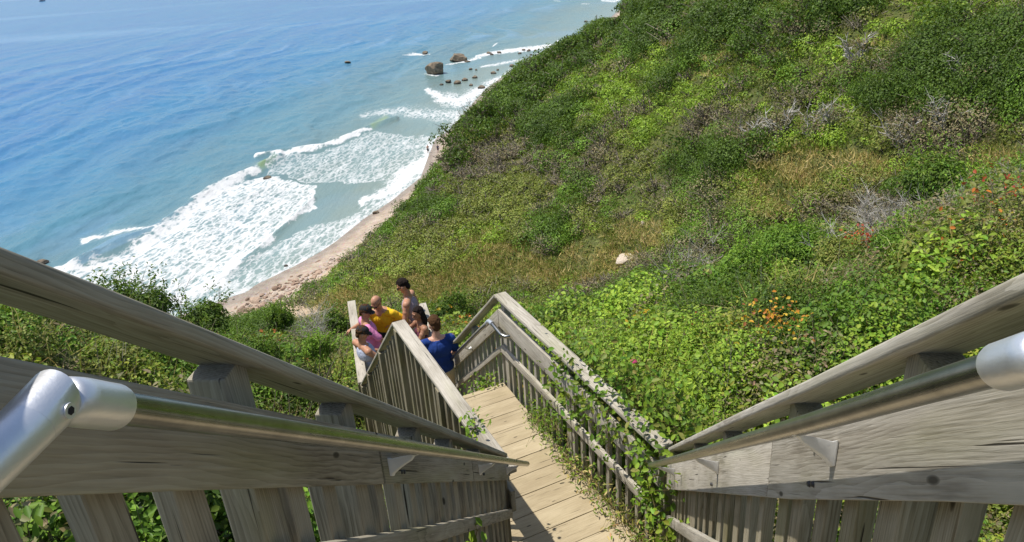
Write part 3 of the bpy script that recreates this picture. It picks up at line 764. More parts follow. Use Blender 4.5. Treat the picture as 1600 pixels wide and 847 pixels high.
def hand(prims, wrist, dirv, palm_n, curl=.5, k=1.0, thumb_side=1):
    """palm, four separate fingers, thumb leaving the side of the palm"""
    d = dirv/np.linalg.norm(dirv); n_ = palm_n-d*(palm_n@d); n_ /= np.linalg.norm(n_); s_ = np.cross(d, n_)*thumb_side
    for o in (-.026, -.009, .009, .026):
        prims.append(('c', wrist+d*.012+s_*o*.7*k, .016*k, wrist+d*.080*k+s_*o*k, .0115*k))
    for o, L_ in ((-.030, .060), (-.010, .075), (.010, .080), (.030, .070)):
        p0 = wrist+d*.082*k+s_*o*k; p1 = p0+(d*cos(curl*.6)+n_*sin(curl*.6))*L_*.45*k+s_*o*.12; p2 = p1+(d*cos(curl*1.6)+n_*sin(curl*1.6))*L_*.5*k
        prims.append(('c', p0, .0095*k, p1, .0088*k)); prims.append(('c', p1, .0088*k, p2, .0075*k))
    t0 = wrist+d*.028*k+s_*.030*k; t1 = t0+(d*.55+s_*.75+n_*.25)*.038*k; t2 = t1+(d*.9+s_*.25+n_*.3)*.030*k
    prims.append(('c', t0, .0125*k, t1, .0105*k)); prims.append(('c', t1, .0105*k, t2, .0085*k))
def person(label, at_, face_az, spec, H=1.75, name='person'):
    """local frame: +Y the way the body faces, +X its right hand side, origin between the feet"""
    k = H/1.75
    S = spec; g = S.get('girth', 1.0); lean = S.get('lean', 0.0); side = S.get('side', 0.0)
    hipz = S.get('hipz', .93)
    pel = V3(0, 0, hipz); up_ = sqrt(.52**2-lean**2); ch = pel+V3(side*.6, lean*.6, .63*up_); nk = pel+V3(side, lean, up_)
    hd = nk+V3(S.get('hx', 0), .03+S.get('hy', 0), .155)
    if len(at_) == 3 and at_[2] == 'head':   # stand so that the head comes where it is seen
        hz = hd[2]*k+S['floor']; P_ = atz(at_[0], at_[1], hz); fa = radians(face_az)
        ox = (hd[0]*cos(fa)+hd[1]*sin(fa))*k; oy = (-hd[0]*sin(fa)+hd[1]*cos(fa))*k
        at_ = (P_[0]-ox, P_[1]-oy, S['floor'])
    root = empty(name, at_, label, 'person', None, rz=-radians(face_az))
    vx = S.get('vox', 1.0)
    yaw = radians(S.get('yaw', 0)); pit = radians(S.get('pitch', 10))
    hr_ = Matrix.Rotation(-yaw, 3, 'Z') @ Matrix.Rotation(-pit, 3, 'X')
    def hp(x, y, z): return hd+np.array(hr_ @ Vector((x, y, z)))
    sw = .19*S.get('sw', 1); shl = nk+V3(-sw, -.01, -.075); shr = nk+V3(sw, -.01, -.075)
    P = []
    P += [('e', pel+V3(0, 0, 0), (.155*g, .115*g, .12)), ('e', pel+V3(0, lean*.25, .15), (.14*g, .105*g, .15)), ('e', ch, (.165*g**.6, .115*g**.7, .17)), ('c', nk-V3(0, 0, .07), .075, nk+V3(0, .01, .03), .055), ('c', nk, .056, hp(0, -.01, -.05), .052)]
    for s_ in (shl, shr): P += [('e', s_, (.062, .06, .062)), ('c', nk-V3(0, 0, .06), .062, s_, .056)]
    arms = {}
    for key, sh in (('L', shl), ('R', shr)):
        el, wr = S[key]; el = V3(*el); wr = V3(*wr); arms[key] = (sh, el, wr)
        P += [('c', sh, .052, el, .040), ('c', el, .040, wr, .027)]
        m_ = (sh+el)/2; P.append(('e', m_, (.05, .05, .06)))
        dd = V3(*S.get('hd'+key, tuple(wr-el))); nn = V3(*S.get('hn'+key, (0, 0, -1)))
        hand(P, wr, dd, nn, S.get('curl', .7), k=1.0, thumb_side=1 if key == 'L' else -1)
    fl = S.get('feet', ((-.11, .0), (.11, .04))); kn = S.get('knee', ((-.10, .03), (.10, .05)))
    for (fx, fy), (kx, ky), sx_ in zip(fl, kn, (-1, 1)):
        hipj = pel+V3(sx_*.085, 0, -.04); kz = V3(kx, ky, hipz*.52); an = V3(fx, fy, .085)
        P += [('c', hipj, .088*g**.5, kz, .055), ('c', kz, .054, an, .036), ('e', (kz+an)/2+V3(0, -.012, .05), (.05, .052, .10)), ('c', an+V3(0, -.04, -.045), .034, an+V3(0, .13, -.055), .028)]
    # head with face
    P += [('e', hp(0, -.008, .025), (.076, .094, .098), hr_), ('e', hp(0, .018, -.045), (.060, .068, .070), hr_), ('e', hp(0, .055, -.085), (.030, .026, .022), hr_),
          ('c', hp(0, .088, .005), .010, hp(0, .104, -.028), .013), ('e', hp(0, .080, -.058), (.026, .012, .007), hr_), ('e', hp(0, .080, -.070), (.022, .011, .007), hr_), ('e', hp(0, .082, .030), (.055, .014, .010), hr_),
          ('e', hp(-.077, -.005, -.010), (.010, .020, .032), hr_), ('e', hp(.077, -.005, -.010), (.010, .020, .032), hr_)]
    sc = lambda o: setattr(o, 'scale', (k, k, k))
    body = blobmesh('body', P, .0075*vx, S['skin'], root, 2); sc(body)
    # eyes
    E_ = []
    for e in (-.031, .031): E_ += [('e', hp(e, .079, .006), (.013, .008, .008), hr_)]
    sc(blobmesh('eyes', E_, .003, M_DRK, root, 0))
    if S.get('glasses'):
        G_ = [('e', hp(-.032, .092, .008), (.027, .009, .019), hr_), ('e', hp(.032, .092, .008), (.027, .009, .019), hr_), ('c', hp(-.05, .092, .014), .004, hp(.05, .092, .014), .004), ('c', hp(-.058, .085, .014), .004, hp(-.078, 0, .012), .004), ('c', hp(.058, .085, .014), .004, hp(.078, 0, .012), .004)]
        sc(blobmesh('sunglasses', G_, .003, M_DRK, root, 0))
    hair = S.get('hair')
    if hair:
        m_, kind = hair; Hh = []
        if kind != 'bald':
            for i in range(60):
                a = rng.uniform(0, 2*pi); el_ = rng.uniform(-.15, 1.5); d_ = V3(cos(a)*cos(el_), sin(a)*cos(el_), sin(el_))
                if d_[1] > .35 and d_[2] < .55: continue
                if abs(d_[0]) > .8 and d_[2] < .1 and d_[1] > -.2: continue
                q = hp(d_[0]*.072, -.012+d_[1]*.088, .030+d_[2]*.090); Hh.append(('e', q, rng.uniform(.016, .026, 3)))
            Hh.append(('e', hp(0, -.020, .045), (.080, .092, .088), hr_)); Hh.append(('e', hp(0, -.065, -.02), (.062, .038, .065), hr_))
        else: Hh += [('c', hp(-.074, -.02, .01), .012, hp(-.05, -.085, .0), .014), ('c', hp(.074, -.02, .01), .012, hp(.05, -.085, .0), .014), ('c', hp(-.05, -.085, .0), .014, hp(.05, -.085, .0), .014)]
        if kind == 'long':
            for i in range(14):
                a = radians(180+rng.uniform(-100, 100)); q0 = hp(sin(a)*.075, cos(a)*.08, .03); q1 = q0+V3(rng.normal(0, .02), -.035+rng.normal(0, .015), -.17); q2 = q1+V3(rng.normal(0, .03), .01+rng.normal(0, .02), -.15)
                Hh += [('c', q0, .030, q1, .032), ('c', q1, .032, q2, .016)]
        sc(blobmesh('hair', Hh, .007, m_, root, 1))
    if S.get('cap'):
        c_ = S['cap']; back = S.get('capback', False); sg_ = -1 if back else 1
        K_ = [('e', hp(0, -.008, .055), (.086, .104, .082), hr_)]
        for i in range(9):
            a = radians(-52+i*13); K_.append(('c', hp(sin(a)*.072, sg_*.082*cos(a), .030), .008, hp(sin(a)*.075, sg_*(.085+.068*cos(a)), .020), .006))
        sc(blobmesh('cap', K_, .006, c_, root, 1))
    # shirt
    top = S.get('top')
    if top:
        m_, kind = top; T = []
        o = .016
        T += [('e', pel+V3(0, 0, .06), (.160*g+o, .120*g+o, .13)), ('e', pel+V3(0, lean*.25, .16), (.150*g+o, .112*g+o, .16)), ('e', ch, (.170*g**.6+o, .118*g**.7+o, .165))]
        if kind == 'tee':
            T += [('c', nk-V3(0, 0, .075), .070, nk-V3(0, .0, .045), .066)]
            for key in 'LR':
                sh, el, wr = arms[key]; e2 = sh+(el-sh)*.72
                T += [('c', nk-V3(0, 0, .070), .062, sh, .063), ('c', sh, .063, e2, .061)]
        elif kind == 'tank':
            for sx_ in (-1, 1): T += [('c', ch+V3(sx_*.085, .07, .03), .035, nk+V3(sx_*.098, 0, -.035), .030), ('c', ch+V3(sx_*.085, -.07, .03), .035, nk+V3(sx_*.098, 0, -.035), .030)]
        elif kind == 'bikini':
            T = [('e', ch+V3(-.07, .085, -.02), (.068, .045, .055)), ('e', ch+V3(.07, .085, -.02), (.068, .045, .055)), ('c', ch+V3(-.15, 0, -.03), .022, ch+V3(0, -.115, -.03), .018), ('c', ch+V3(.15, 0, -.03), .022, ch+V3(0, -.115, -.03), .018), ('c', ch+V3(-.12, .08, -.02), .02, ch+V3(-.158, 0, -.03), .02), ('c', ch+V3(.12, .08, -.02), .02, ch+V3(.158, 0, -.03), .02),
                 ('c', ch+V3(-.08, .09, .03), .009, nk+V3(-.06, .0, -.0), .009), ('c', ch+V3(.08, .09, .03), .009, nk+V3(.06, .0, -.0), .009)]
        sc(blobmesh('shirt' if kind != 'bikini' else 'bikini_top', T, .009, m_, root, 3))
    b_ = S.get('bottom')
    if b_:
        m_, ln = b_; T = [('e', pel+V3(0, 0, -.01), (.165*g+.006, .125*g+.006, .11)), ('c', pel+V3(0, 0, .06), .12*g, pel, .12*g)]
        for (kx, ky), sx_ in zip(kn, (-1, 1)):
            hipj = pel+V3(sx_*.085, 0, -.04); kz = V3(kx, ky, hipz*.52); e2 = hipj+(kz-hipj)*min(ln, 1.0)
            T.append(('c', hipj, .102*g**.5, e2, .084))
        sc(blobmesh('shorts', T, .010, m_, root, 2))
    Fh = []
    for (fx, fy) in fl: Fh += [('c', V3(fx, fy-.045, .040), .040, V3(fx, fy+.13, .034), .035)]
    sc(blobmesh('shoes', Fh, .008, S.get('shoe', M_CAP), root, 1))
    return root
Y_ = cloth_mat('yellow_cotton', (.78, .50, .025)); BL = cloth_mat('blue_cotton', (.018, .048, .20)); PK = cloth_mat('pink_cotton', (.72, .26, .48)); TKg = cloth_mat('pale_grey_cotton', (.42, .46, .58)); MV = cloth_mat('mauve_cotton', (.36, .27, .30))
KH = cloth_mat('khaki_cotton', (.52, .43, .28)); DS = cloth_mat('dark_shorts_cotton', (.03, .035, .045)); RDs = cloth_mat('red_cotton', (.40, .04, .03)); NV = cloth_mat('navy_cotton', (.03, .04, .10)); PB = cloth_mat('maroon_print', (.10, .03, .05))
WB = cloth_mat('white_cotton', (.7, .7, .7))
def stand(px, py, zt, Hh, zf): p = atz(px, py, zt); return (p[0], p[1], zf)
# man in yellow, leaning towards the others, hand on his hip
person('bald man in a bright yellow t-shirt leaning forward, one hand on his hip', (588, 473, 'head'), 192,
       dict(floor=Z3, skin=SK1, girth=1.30, sw=1.12, lean=.20, hy=.05, pitch=30, yaw=12, L=((-.42, .06, 1.10), (-.27, .20, .96)), R=((.34, .30, 1.13), (.24, .50, 1.04)), hdL=(.9, .25, -.1), hnL=(0, -1, 0),
            top=(Y_, 'tee'), bottom=(DS, .95), hair=(HB, 'bald'), glasses=True), 1.78)
person('man in a black cap and pink t-shirt with his arm stretched along the left rail', (571, 487, 'head'), 66,
       dict(floor=Z3, skin=SK1, girth=1.02, lean=-.07, side=-.02, pitch=20, yaw=25, L=((-.36, -.06, 1.24), (-.44, -.24, 1.13)), R=((.26, .10, 1.15), (.20, .32, 1.08)), top=(PK, 'tee'), bottom=(KH, .95), hair=(HB, 'short'), cap=M_CAP, glasses=True, curl=.9), 1.72)
person('man in a black cap and pale grey tank top standing against the left rail', (566, 521, 'head'), 52,
       dict(floor=Z3, skin=SK1, girth=1.05, lean=-.10, pitch=22, yaw=22, sw=1.05, L=((-.30, -.02, 1.14), (-.22, .24, 1.06)), R=((.30, .10, 1.12), (.26, .34, 1.02)), top=(TKg, 'tank'), bottom=(RDs, .9), hair=(HB, 'short'), cap=M_CAP, curl=.9), 1.70)
person('tall dark haired man in a mauve tank top standing sideways at the back', (630, 447, 'head'), -84,
       dict(floor=Z3, skin=SK1, girth=.92, lean=.03, hy=.02, pitch=28, yaw=0, L=((-.27, .06, 1.13), (-.22, .30, 1.06)), R=((.27, -.03, 1.14), (.24, .17, .98)), top=(MV, 'tank'), bottom=(KH, .9), hair=(HK, 'short'), glasses=True), 1.86)
person('woman with long dark hair and a bikini top reaching her arm towards the tall man', (653, 490, 'head'), -112,
       dict(floor=Z3, skin=SK3, girth=.82, lean=.04, sw=.88, pitch=8, yaw=-12, L=((-.22, .17, 1.20), (-.10, .42, 1.27)), R=((.28, .14, 1.24), (.16, .42, 1.28)), top=(PB, 'bikini'), bottom=(NV, .45), hair=(HK, 'long')), 1.66)
person('blond child between the woman and the blue shirt, only the head showing', (650, 541, 'head'), -140,
       dict(floor=Z3, skin=SK2, girth=.85, lean=.02, sw=.85, pitch=12, L=((-.26, .0, 1.14), (-.24, .12, .93)), R=((.26, .0, 1.14), (.24, .12, .93)), top=(WB, 'tee'), bottom=(NV, .9), hair=(HBl, 'short')), 1.16)
bz = surf3(8.32)-.1
person('man in a royal blue t-shirt and khaki shorts seen from behind on the lower flight', (679, 507, 'head'), -18,
       dict(floor=33.60, skin=SK2, girth=1.10, lean=.03, sw=1.0, pitch=14, yaw=-8, L=((-.245, .05, 1.13), (-.18, .24, 1.00)), R=((.245, .05, 1.13), (.18, .24, 1.00)), top=(BL, 'tee'), bottom=(KH, .95), hair=(HB, 'short')), 1.76)
# walkers on the beach, far below
for px, py, lab, az_, tm in [(669, 238, 'person in dark shorts walking in the wash at the water edge', 150, None), (685, 240, 'slim person on the wet sand, nearer the bluff of the two distant figures', -20, NV), (693, 232, 'slim person farthest along the wet sand beside the bluff', 20, DS)]:
    p = atz(px, py, .15); q = np.array([p[0], p[1], max(-.1, float(ground(p[0:1], p[1:2])[0]))])
    person(lab, q, az_, dict(skin=SK1, girth=.95, L=((-.26, .0, 1.14), (-.25, .14, .93)), R=((.26, .0, 1.14), (.25, -.05, .90)), vox=2.2, top=(tm, 'tee') if tm else None, bottom=(DS, .9), hair=(HB, 'short'), feet=((-.1, .16), (.1, -.14)), knee=((-.10, .12), (.10, .02))), 1.75 if px == 669 else 1.6)
bpy.data.scenes.remove(TS)
#@VEG
# ------------------------------------------------------------------ vegetation builders
class Leaves:
    def __init__(s): s.c = []; s.n = []; s.t = []; s.sz = []; s.col = []; s.ar = []
    def add(s, c, n, tdir, size, col, aspect):
        s.c.append(c); s.n.append(n); s.t.append(tdir); s.sz.append(np.broadcast_to(size, (len(c),))); s.col.append(col); s.ar.append(np.broadcast_to(aspect, (len(c),)))
    def count(s): return sum(len(a) for a in s.c)
    def mesh(s, name, shape='diamond'):
        c = np.concatenate(s.c); n = np.concatenate(s.n); t_ = np.concatenate(s.t); sz = np.concatenate(s.sz)[:, None]; col = np.concatenate(s.col); ar = np.concatenate(s.ar)[:, None]
        n = n/np.linalg.norm(n, axis=1, keepdims=True); t_ = t_-n*(t_*n).sum(1, keepdims=True); t_ /= np.linalg.norm(t_, axis=1, keepdims=True)+1e-9
        b = np.cross(n, t_)
        if shape == 'diamond':
            fold = .18
            V = np.stack([c-t_*sz*.5, c+b*sz*ar*.5+n*sz*fold*.6-t_*sz*.05, c+t_*sz*.5, c-b*sz*ar*.5+n*sz*fold*.6-t_*sz*.05], 1)
            F = np.arange(len(c)*4).reshape(-1, 4); k = 4
        elif shape == 'oval':
            V = np.stack([c-t_*sz*.5, c+b*sz*ar*.42+n*sz*.10-t_*sz*.18, c+b*sz*ar*.40+n*sz*.08+t_*sz*.18, c+t_*sz*.5-n*sz*.06,
                          c-b*sz*ar*.40+n*sz*.08+t_*sz*.18, c-b*sz*ar*.42+n*sz*.10-t_*sz*.18], 1)
            i = np.arange(len(c))*6; F = np.concatenate([np.stack([i, i+1, i+2, i+3], 1), np.stack([i, i+3, i+4, i+5], 1)]); k = 6
        elif shape == 'blade':   # root at c, growing along t, width along b, tip bends over
            V = np.stack([c-b*sz*ar*.5, c+b*sz*ar*.5, c+b*sz*ar*.38+t_*sz*.55, c-b*sz*ar*.38+t_*sz*.55,
                          c+t_*sz*.92+n*sz*.28+b*sz*ar*.05, c+t_*sz*.92+n*sz*.28-b*sz*ar*.05], 1)
            i = np.arange(len(c))*6; F = np.concatenate([np.stack([i, i+1, i+2, i+3], 1), np.stack([i+3, i+2, i+4, i+5], 1)]); k = 6
        return np_mesh(name, V.reshape(-1, 3), F, np.repeat(col, k, axis=0))
class Twigs:
    """thin tapering 3-sided stems"""
    def __init__(s): s.a = []; s.b = []; s.ra = []; s.rb = []; s.col = []
    def add(s, a, b, ra, rb, col):
        s.a.append(a); s.b.append(b); s.ra.append(np.broadcast_to(ra, (len(a),))); s.rb.append(np.broadcast_to(rb, (len(a),))); s.col.append(np.broadcast_to(col, (len(a), 3)))
    def mesh(s, name):
        a = np.concatenate(s.a); b = np.concatenate(s.b); ra = np.concatenate(s.ra)[:, None]; rb = np.concatenate(s.rb)[:, None]; col = np.concatenate(s.col)
        d = b-a; d /= np.linalg.norm(d, axis=1, keepdims=True)+1e-9
        ref = np.where(np.abs(d[:, 2:3]) > .8, [[1., 0, 0]], [[0, 0, 1.]]); u = np.cross(d, ref); u /= np.linalg.norm(u, axis=1, keepdims=True); v = np.cross(d, u)
        ring = [u*cos(k*2*pi/3)+v*sin(k*2*pi/3) for k in range(3)]
        V = np.stack([a+r_*ra for r_ in ring]+[b+r_*rb for r_ in ring], 1)
        i = np.arange(len(a))*6; F = np.concatenate([np.stack([i+k, i+(k+1) % 3, i+3+(k+1) % 3, i+3+k], 1) for k in range(3)])
        return np_mesh(name, V.reshape(-1, 3), F, np.repeat(col, 6, axis=0))
def unit(n): v = rng.normal(size=(n, 3)); return v/np.linalg.norm(v, axis=1, keepdims=True)
def jcol(base, n, v=.28, hue=.12):
    base = np.array(base); k = np.exp(rng.normal(0, v, (n, 1))); h = 1+rng.normal(0, hue, (n, 3)); return np.clip(base*k*h, .002, .9)
PAL = dict(D=[(.052, .100, .011), (.072, .128, .013), (.040, .078, .011)], M=[(.080, .165, .020), (.10, .185, .023), (.062, .13, .018)],
           B=[(.16, .265, .028), (.20, .30, .035), (.125, .225, .025)], O=[(.125, .165, .035), (.105, .15, .033), (.15, .17, .05)],
           G=[(.18, .165, .095), (.14, .155, .07), (.21, .175, .115)], T=[(.44, .37, .17), (.33, .31, .12), (.50, .42, .22)],
           Y=[(.125, .185, .025), (.10, .165, .02), (.15, .18, .03)])
PAL = {k: [tuple(min(.8, c*m) for c, m in zip(q, (1.85, 1.68, 1.3) if k in 'MOY' else (1.62, 1.5, 1.25) if k == 'B' else (1.5, 1.42, 1.2))) for q in v] for k, v in PAL.items()}
def crown(L, c, R, H, n, size, typ, up=.15, lobes=5, aspect=.6, out=1.0, fill=.35, tint=1.0, v=.28):
    """leaf clumps spread through an uneven dome"""
    d = unit(n); d[:, 2] = np.abs(d[:, 2])*1.0-.22; d /= np.linalg.norm(d, axis=1, keepdims=True)
    lob = unit(lobes*3); amp = rng.uniform(.05, .30, len(lob))
    bump = (np.clip(d@lob.T-.72, 0, 1)/.28*amp).max(1)
    rad = (.72+bump)*(1-fill*rng.random(n)**2)
    p = c+d*rad[:, None]*np.array([R, R, H])
    nn = d*out+unit(n)*.75+np.array([0, 0, up]); tt = unit(n)+np.array([0, 0, .8])
    pal = PAL[typ]; base = np.array([pal[i] for i in rng.integers(0, len(pal), n)])
    # clumps of slightly different hue
    g = (np.sin(d@(unit(3).T*5)+rng.uniform(0, 6, 3))).mean(1)[:, None]
    col = jcol(1, n, v, v*.4)*base*(1+.32*g)*tint
    L.add(p, nn, tt, size*rng.uniform(.6, 1.35, n), np.clip(col, .003, .8), aspect)
def zone(px, py, x, y):
    """shrub kind weights by place on the slope"""
    r = np.hypot(x, y)
    w = dict(D=.30, M=.55, B=.25, O=.30, G=.22, T=.05)
    def add(k, v, cx, cy, rx, ry): w[k] = w[k]+v*math.exp(-(((px-cx)/rx)**2+((py-cy)/ry)**2))
    add('D', 5, 790, 150, 75, 50); add('D', 3, 900, 90, 60, 30); add('D', 4, 1060, 25, 130, 35); add('D', 5, 1210, 75, 90, 45); add('D', 4, 1250, 20, 90, 30)
    add('D', 4, 1130, 120, 45, 60); add('D', 3, 1350, 110, 60, 30); add('D', 3, 1420, 140, 60, 25); add('D', 3, 1560, 20, 50, 25); add('D', 4, 1480, 70, 90, 40); add('D', 2.5, 1560, 120, 70, 50); add('D', 2.5, 1180, 235, 60, 25); add('D', 2, 1060, 240, 60, 30)
    add('D', 4, 960, 30, 60, 25); add('D', 2, 1400, 130, 60, 30)
    add('B', 6, 1020, 140, 90, 45); add('B', 5, 950, 180, 60, 35); add('B', 4, 1290, 60, 60, 25); add('B', 4, 1460, 15, 90, 22); add('B', 2.5, 1540, 90, 60, 30); add('B', 2, 1130, 290, 60, 25); add('Y' if 'Y' in w else 'B', 2, 1320, 170, 40, 30)
    add('G', 5, 1240, 190, 90, 35); add('G', 4, 1460, 190, 90, 25); add('G', 2.5, 1430, 80, 60, 30); add('G', 3, 1110, 180, 50, 30); add('G', 2.5, 900, 240, 120, 45); add('G', 2.5, 780, 250, 60, 50)
    add('G', 4, 1070, 430, 110, 40); add('G', 3, 960, 440, 60, 25); add('G', 4, 1440, 340, 120, 50); add('G', 3, 1200, 420, 90, 35); add('G', 2, 1280, 35, 50, 20)
    add('O', 2, 980, 260, 140, 60); add('O', 2.5, 800, 260, 110, 60); add('O', 2.5, 650, 400, 90, 50); add('O', 2, 1350, 230, 90, 50); add('O', 2, 1250, 330, 90, 40)
    add('T', 8, 1225, 275, 45, 45); add('T', 4, 940, 335, 45, 35); add('T', 7, 770, 400, 50, 32); add('T', 5, 860, 400, 80, 25); add('T', 5, 660, 440, 70, 30); add('T', 4, 540, 480, 40, 30)
    add('T', 4, 1330, 240, 50, 40); add('T', 3.5, 1560, 210, 60, 40); add('T', 3, 1040, 350, 80, 40); add('T', 2.5, 1110, 60, 40, 30); add('T', 3, 1400, 250, 80, 40)
    if r < 22 and py > 380:
        w = dict(D=.75, M=1.2, B=.9, O=.35, G=.45, T=.25)
        add('G', 1.2, 1440, 400, 120, 50); add('T', 1.2, 400, 545, 70, 25); add('B', 1.5, 950, 560, 120, 50); add('B', 1.5, 60, 500, 80, 30); add('D', 1, 1150, 480, 100, 40); add('O', 1, 1200, 420, 100, 40)
        w['Y'] = .3
    k = [a for a in ('D', 'M', 'G', 'O', 'Y', 'B', 'T') if a in w]; v = np.array([w[a] for a in k]); v = np.cumsum(v/v.sum())
    sc_ = 8.0 if r > 22 else 1.6; nq = vnoise(np.array([x/sc_]), np.array([y/sc_]), 201)[0]*.65+vnoise(np.array([x/sc_*2.3]), np.array([y/sc_*2.3]), 207)[0]*.35
    q = float(np.clip(.76*float(sst(.18, .82, nq))+.24*rng.random(), 0, .999)); return k[int(np.searchsorted(v, q))]

# ---- far slope scrub
def polar_pts(n, a0, a1, r0, r1, power=1.0):
    a = np.radians(rng.uniform(a0, a1, n))
    r = (rng.random(n)*(r1**power-r0**power)+r0**power)**(1/power)
    return r*np.sin(a), r*np.cos(a), r
HERO_CLEAR = []   # (x, y, r) spots kept free for individual shrubs
def visible_px(x, y, z, m=60):
    q = np.array([[x, y, z]]); a, b = project(q); return a[0], b[0]
far = Leaves(); fartw = Twigs(); grass = Leaves()
N = 27000
X, Y, Rr = polar_pts(N, -34, 44, 21, 260, 1.15)
Z = ground(X, Y); S = shore_s(X, Y); PX, PY = project(np.c_[X, Y, Z+1])
ok = (S > 1.2) & (PX > -80) & (PX < 1680) & (PY > -130) & (PY < 560) & ~((S < 6.0) & (Y > 80) & (Y < 138) & (rng.random(N) < .9))
ok &= ~((S < 2.6) & (Y < 100)) & ~((S < 13) & (Y > 215))
ok &= ~((blob(PX, PY, 468, 480, 46, 17) > .4) & (Rr > 50)) & ~((blob(PX, PY, 530, 478, 26, 10) > .5) & (Rr > 40)) & ~((blob(PX, PY, 962, 16, 20, 26) > .4) & (Rr > 120))
X, Y, Z, S, Rr, PX, PY = [a[ok] for a in (X, Y, Z, S, Rr, PX, PY)]
HTS = dict(D=(1.5, 1.35), M=(1.1, .95), B=(1.0, .6), O=(1.0, .8), G=(1.1, .95), T=(1.0, .5), Y=(.9, .6))
HERO = [  # px, py of the foot, distance, radius, height, kind, label
 (712, 512, 17.0, .72, 1.0, 'D', 'round dark green bush just behind the man in the blue shirt', 'shrub', None),
 (190, 500, 15.5, .72, .95, 'D', 'dark glossy bush at the left bluff edge, leftmost against the surf', 'shrub', None),
 (243, 508, 15.0, .80, 1.0, 'D', 'broad dark green bush against the surf above the left top rail, second from the left', 'shrub', None),
 (322, 525, 16.0, .85, .92, 'D', 'low dark bush between the broad dark bush and the stony beach', 'shrub', None),
 (443, 520, 19.0, .50, .85, 'D', 'small upright dark bush standing in front of the sandy scar above the beach', 'shrub', None),
 (530, 522, 18.0, .60, .70, 'D', 'dark bush left of the landing, behind the man in the pink shirt', 'shrub', None),
 (1455, 318, 14.5, .98, .95, 'D', 'tall bright-topped oak-like shrub on the right bank against the far slope', 'shrub', None),
 (1235, 425, 13.5, 1.15, 1.0, 'M', 'sprawling olive shrub with a dark hollow in its middle on the right bank', 'shrub', None),
 (1110, 455, 15.0, .85, .55, 'G', 'brownish half-bare shrub low on the right bank below the olive shrub', 'shrub', None),
 (1545, 330, 13.5, .8, .7, 'M', 'mid green shrub at the right edge beside bare grey stems', 'shrub', None),
 (1160, 440, 12.5, .75, .75, 'M', 'leafy green shrub left of the olive shrub on the right bank', 'shrub', None),
 (1320, 430, 11.0, .60, .60, 'O', 'dull olive shrub in front of the bare grey stems', 'shrub', None),
 (1410, 455, 9.5, .50, .50, 'M', 'low green shrub between the red leaves and the right top rail', 'shrub', None),
 (1500, 425, 10.0, .55, .55, 'D', 'dark green shrub close to the right edge above the top rail', 'shrub', None),
 (1130, 530, 9.0, .45, .45, 'D', 'small dark shrub in the middle of the bank right of the deck', 'shrub', None),
 (1040, 500, 11.5, .50, .50, 'D', 'small dark shrub higher on the bank behind the sunlit deck railing', 'shrub', None),
 (1250, 520, 8.5, .45, .42, 'O', 'yellowish olive shrub above the orange leaves', 'shrub', None),
 (880, 512, 14.0, .55, .5, 'D', 'dark low shrub behind the far half of the sunlit deck railing', 'shrub', None),
 (60, 520, 11.0, .5, .45, 'O', 'yellowish grassy bush at the far left under the top rail', 'shrub', None),
 (400, 570, 10.0, .5, .45, 'D', 'dark shrub between the left top rail and the landing', 'shrub', None),
 (500, 560, 11.5, .45, .45, 'M', 'green shrub just left of the lower flight', 'shrub', None),
 (830, 515, 15.5, .6, .55, 'M', 'pale leafy shrub just beyond the peak of the deck railing', 'shrub', None),
]
for h_ in HERO: p = atr(h_[0], h_[1], h_[2]); HERO_CLEAR.append((p[0], p[1], h_[3]*.8))
def farshrub(L, TW, GR, x, y, z, s, r, px, py, k=None, scale=1.0):
    k = k or zone(px, py, x, y)
    R, H = HTS[k]; f = rng.uniform(.6, 1.35)*scale; R *= f; H *= f*rng.uniform(.8, 1.15)
    if r > 90: R *= 1.25
    if k == 'D' and px < 960 and py < 220: H *= 1.35
    elif k in 'DMG' and py < 260 and px > 950 and rng.random() < .4: H *= 1.5; R *= 1.25
    if s < 8 and y < 128: R *= .7; H *= .6
    lf = .62+1.25*fbm(np.array([x/16.0]), np.array([y/16.0]), 77, 2)[0]**1.3; R *= lf; H *= lf
    if r < 42: R *= .62; H *= .62
    size = max(.075, .0027*r)
    if k == 'T':
        n = int(60*R*R)+40; n = min(n, 420)
        a = rng.uniform(0, 2*pi, n); q = R*1.25*np.sqrt(rng.random(n)); c = np.c_[x+q*np.cos(a), y+q*np.sin(a), np.zeros(n)]
        c[:, 2] = z+rng.uniform(-.15, .05, n)
        td = np.array([-.35, -.25, 1])+unit(n)*.35; pal = PAL['T'] if rng.random() < .75 else PAL['O']
        col = jcol(1, n, .25)*np.array([pal[i] for i in rng.integers(0, 3, n)])
        nn = unit(n)*.8+np.array([-.6, -.6, .1])
        GR.add(c, nn, td, rng.uniform(.25, .70, n)*(.8+.2*f), col, np.full(n, .0011*r/.6)); return
    n = int(4.6*R*R*(.6+.5*H/R)/size**2*(.45 if k == 'G' else 1)); n = max(8, min(n, 1100))
    tint = rng.uniform(.78, 1.25)*(.75+.6*fbm(np.array([x/22.0]), np.array([y/22.0]), 55, 2)[0])
    crown(L, np.array([x, y, z+H*.18]), R, H, n, size, k, tint=tint, out=1.7, v=.15)
    if k in 'GO' or rng.random() < .18:
        m_ = 22 if k == 'G' else 7
        b = unit(m_); b[:, 2] = np.abs(b[:, 2])+.35; b /= np.linalg.norm(b, axis=1, keepdims=True)
        a0 = np.array([x, y, z])+unit(m_)*R*.25; a1 = a0+b*np.array([R, R, H])*rng.uniform(.5, 1.18, (m_, 1)); th = .0009*r*rng.uniform(.5, 1, m_)
        gcol = np.array([.30, .26, .21])*rng.uniform(.55, 1.15, (m_, 1))
        TW.add(a0, a1, th, th*.5, gcol)
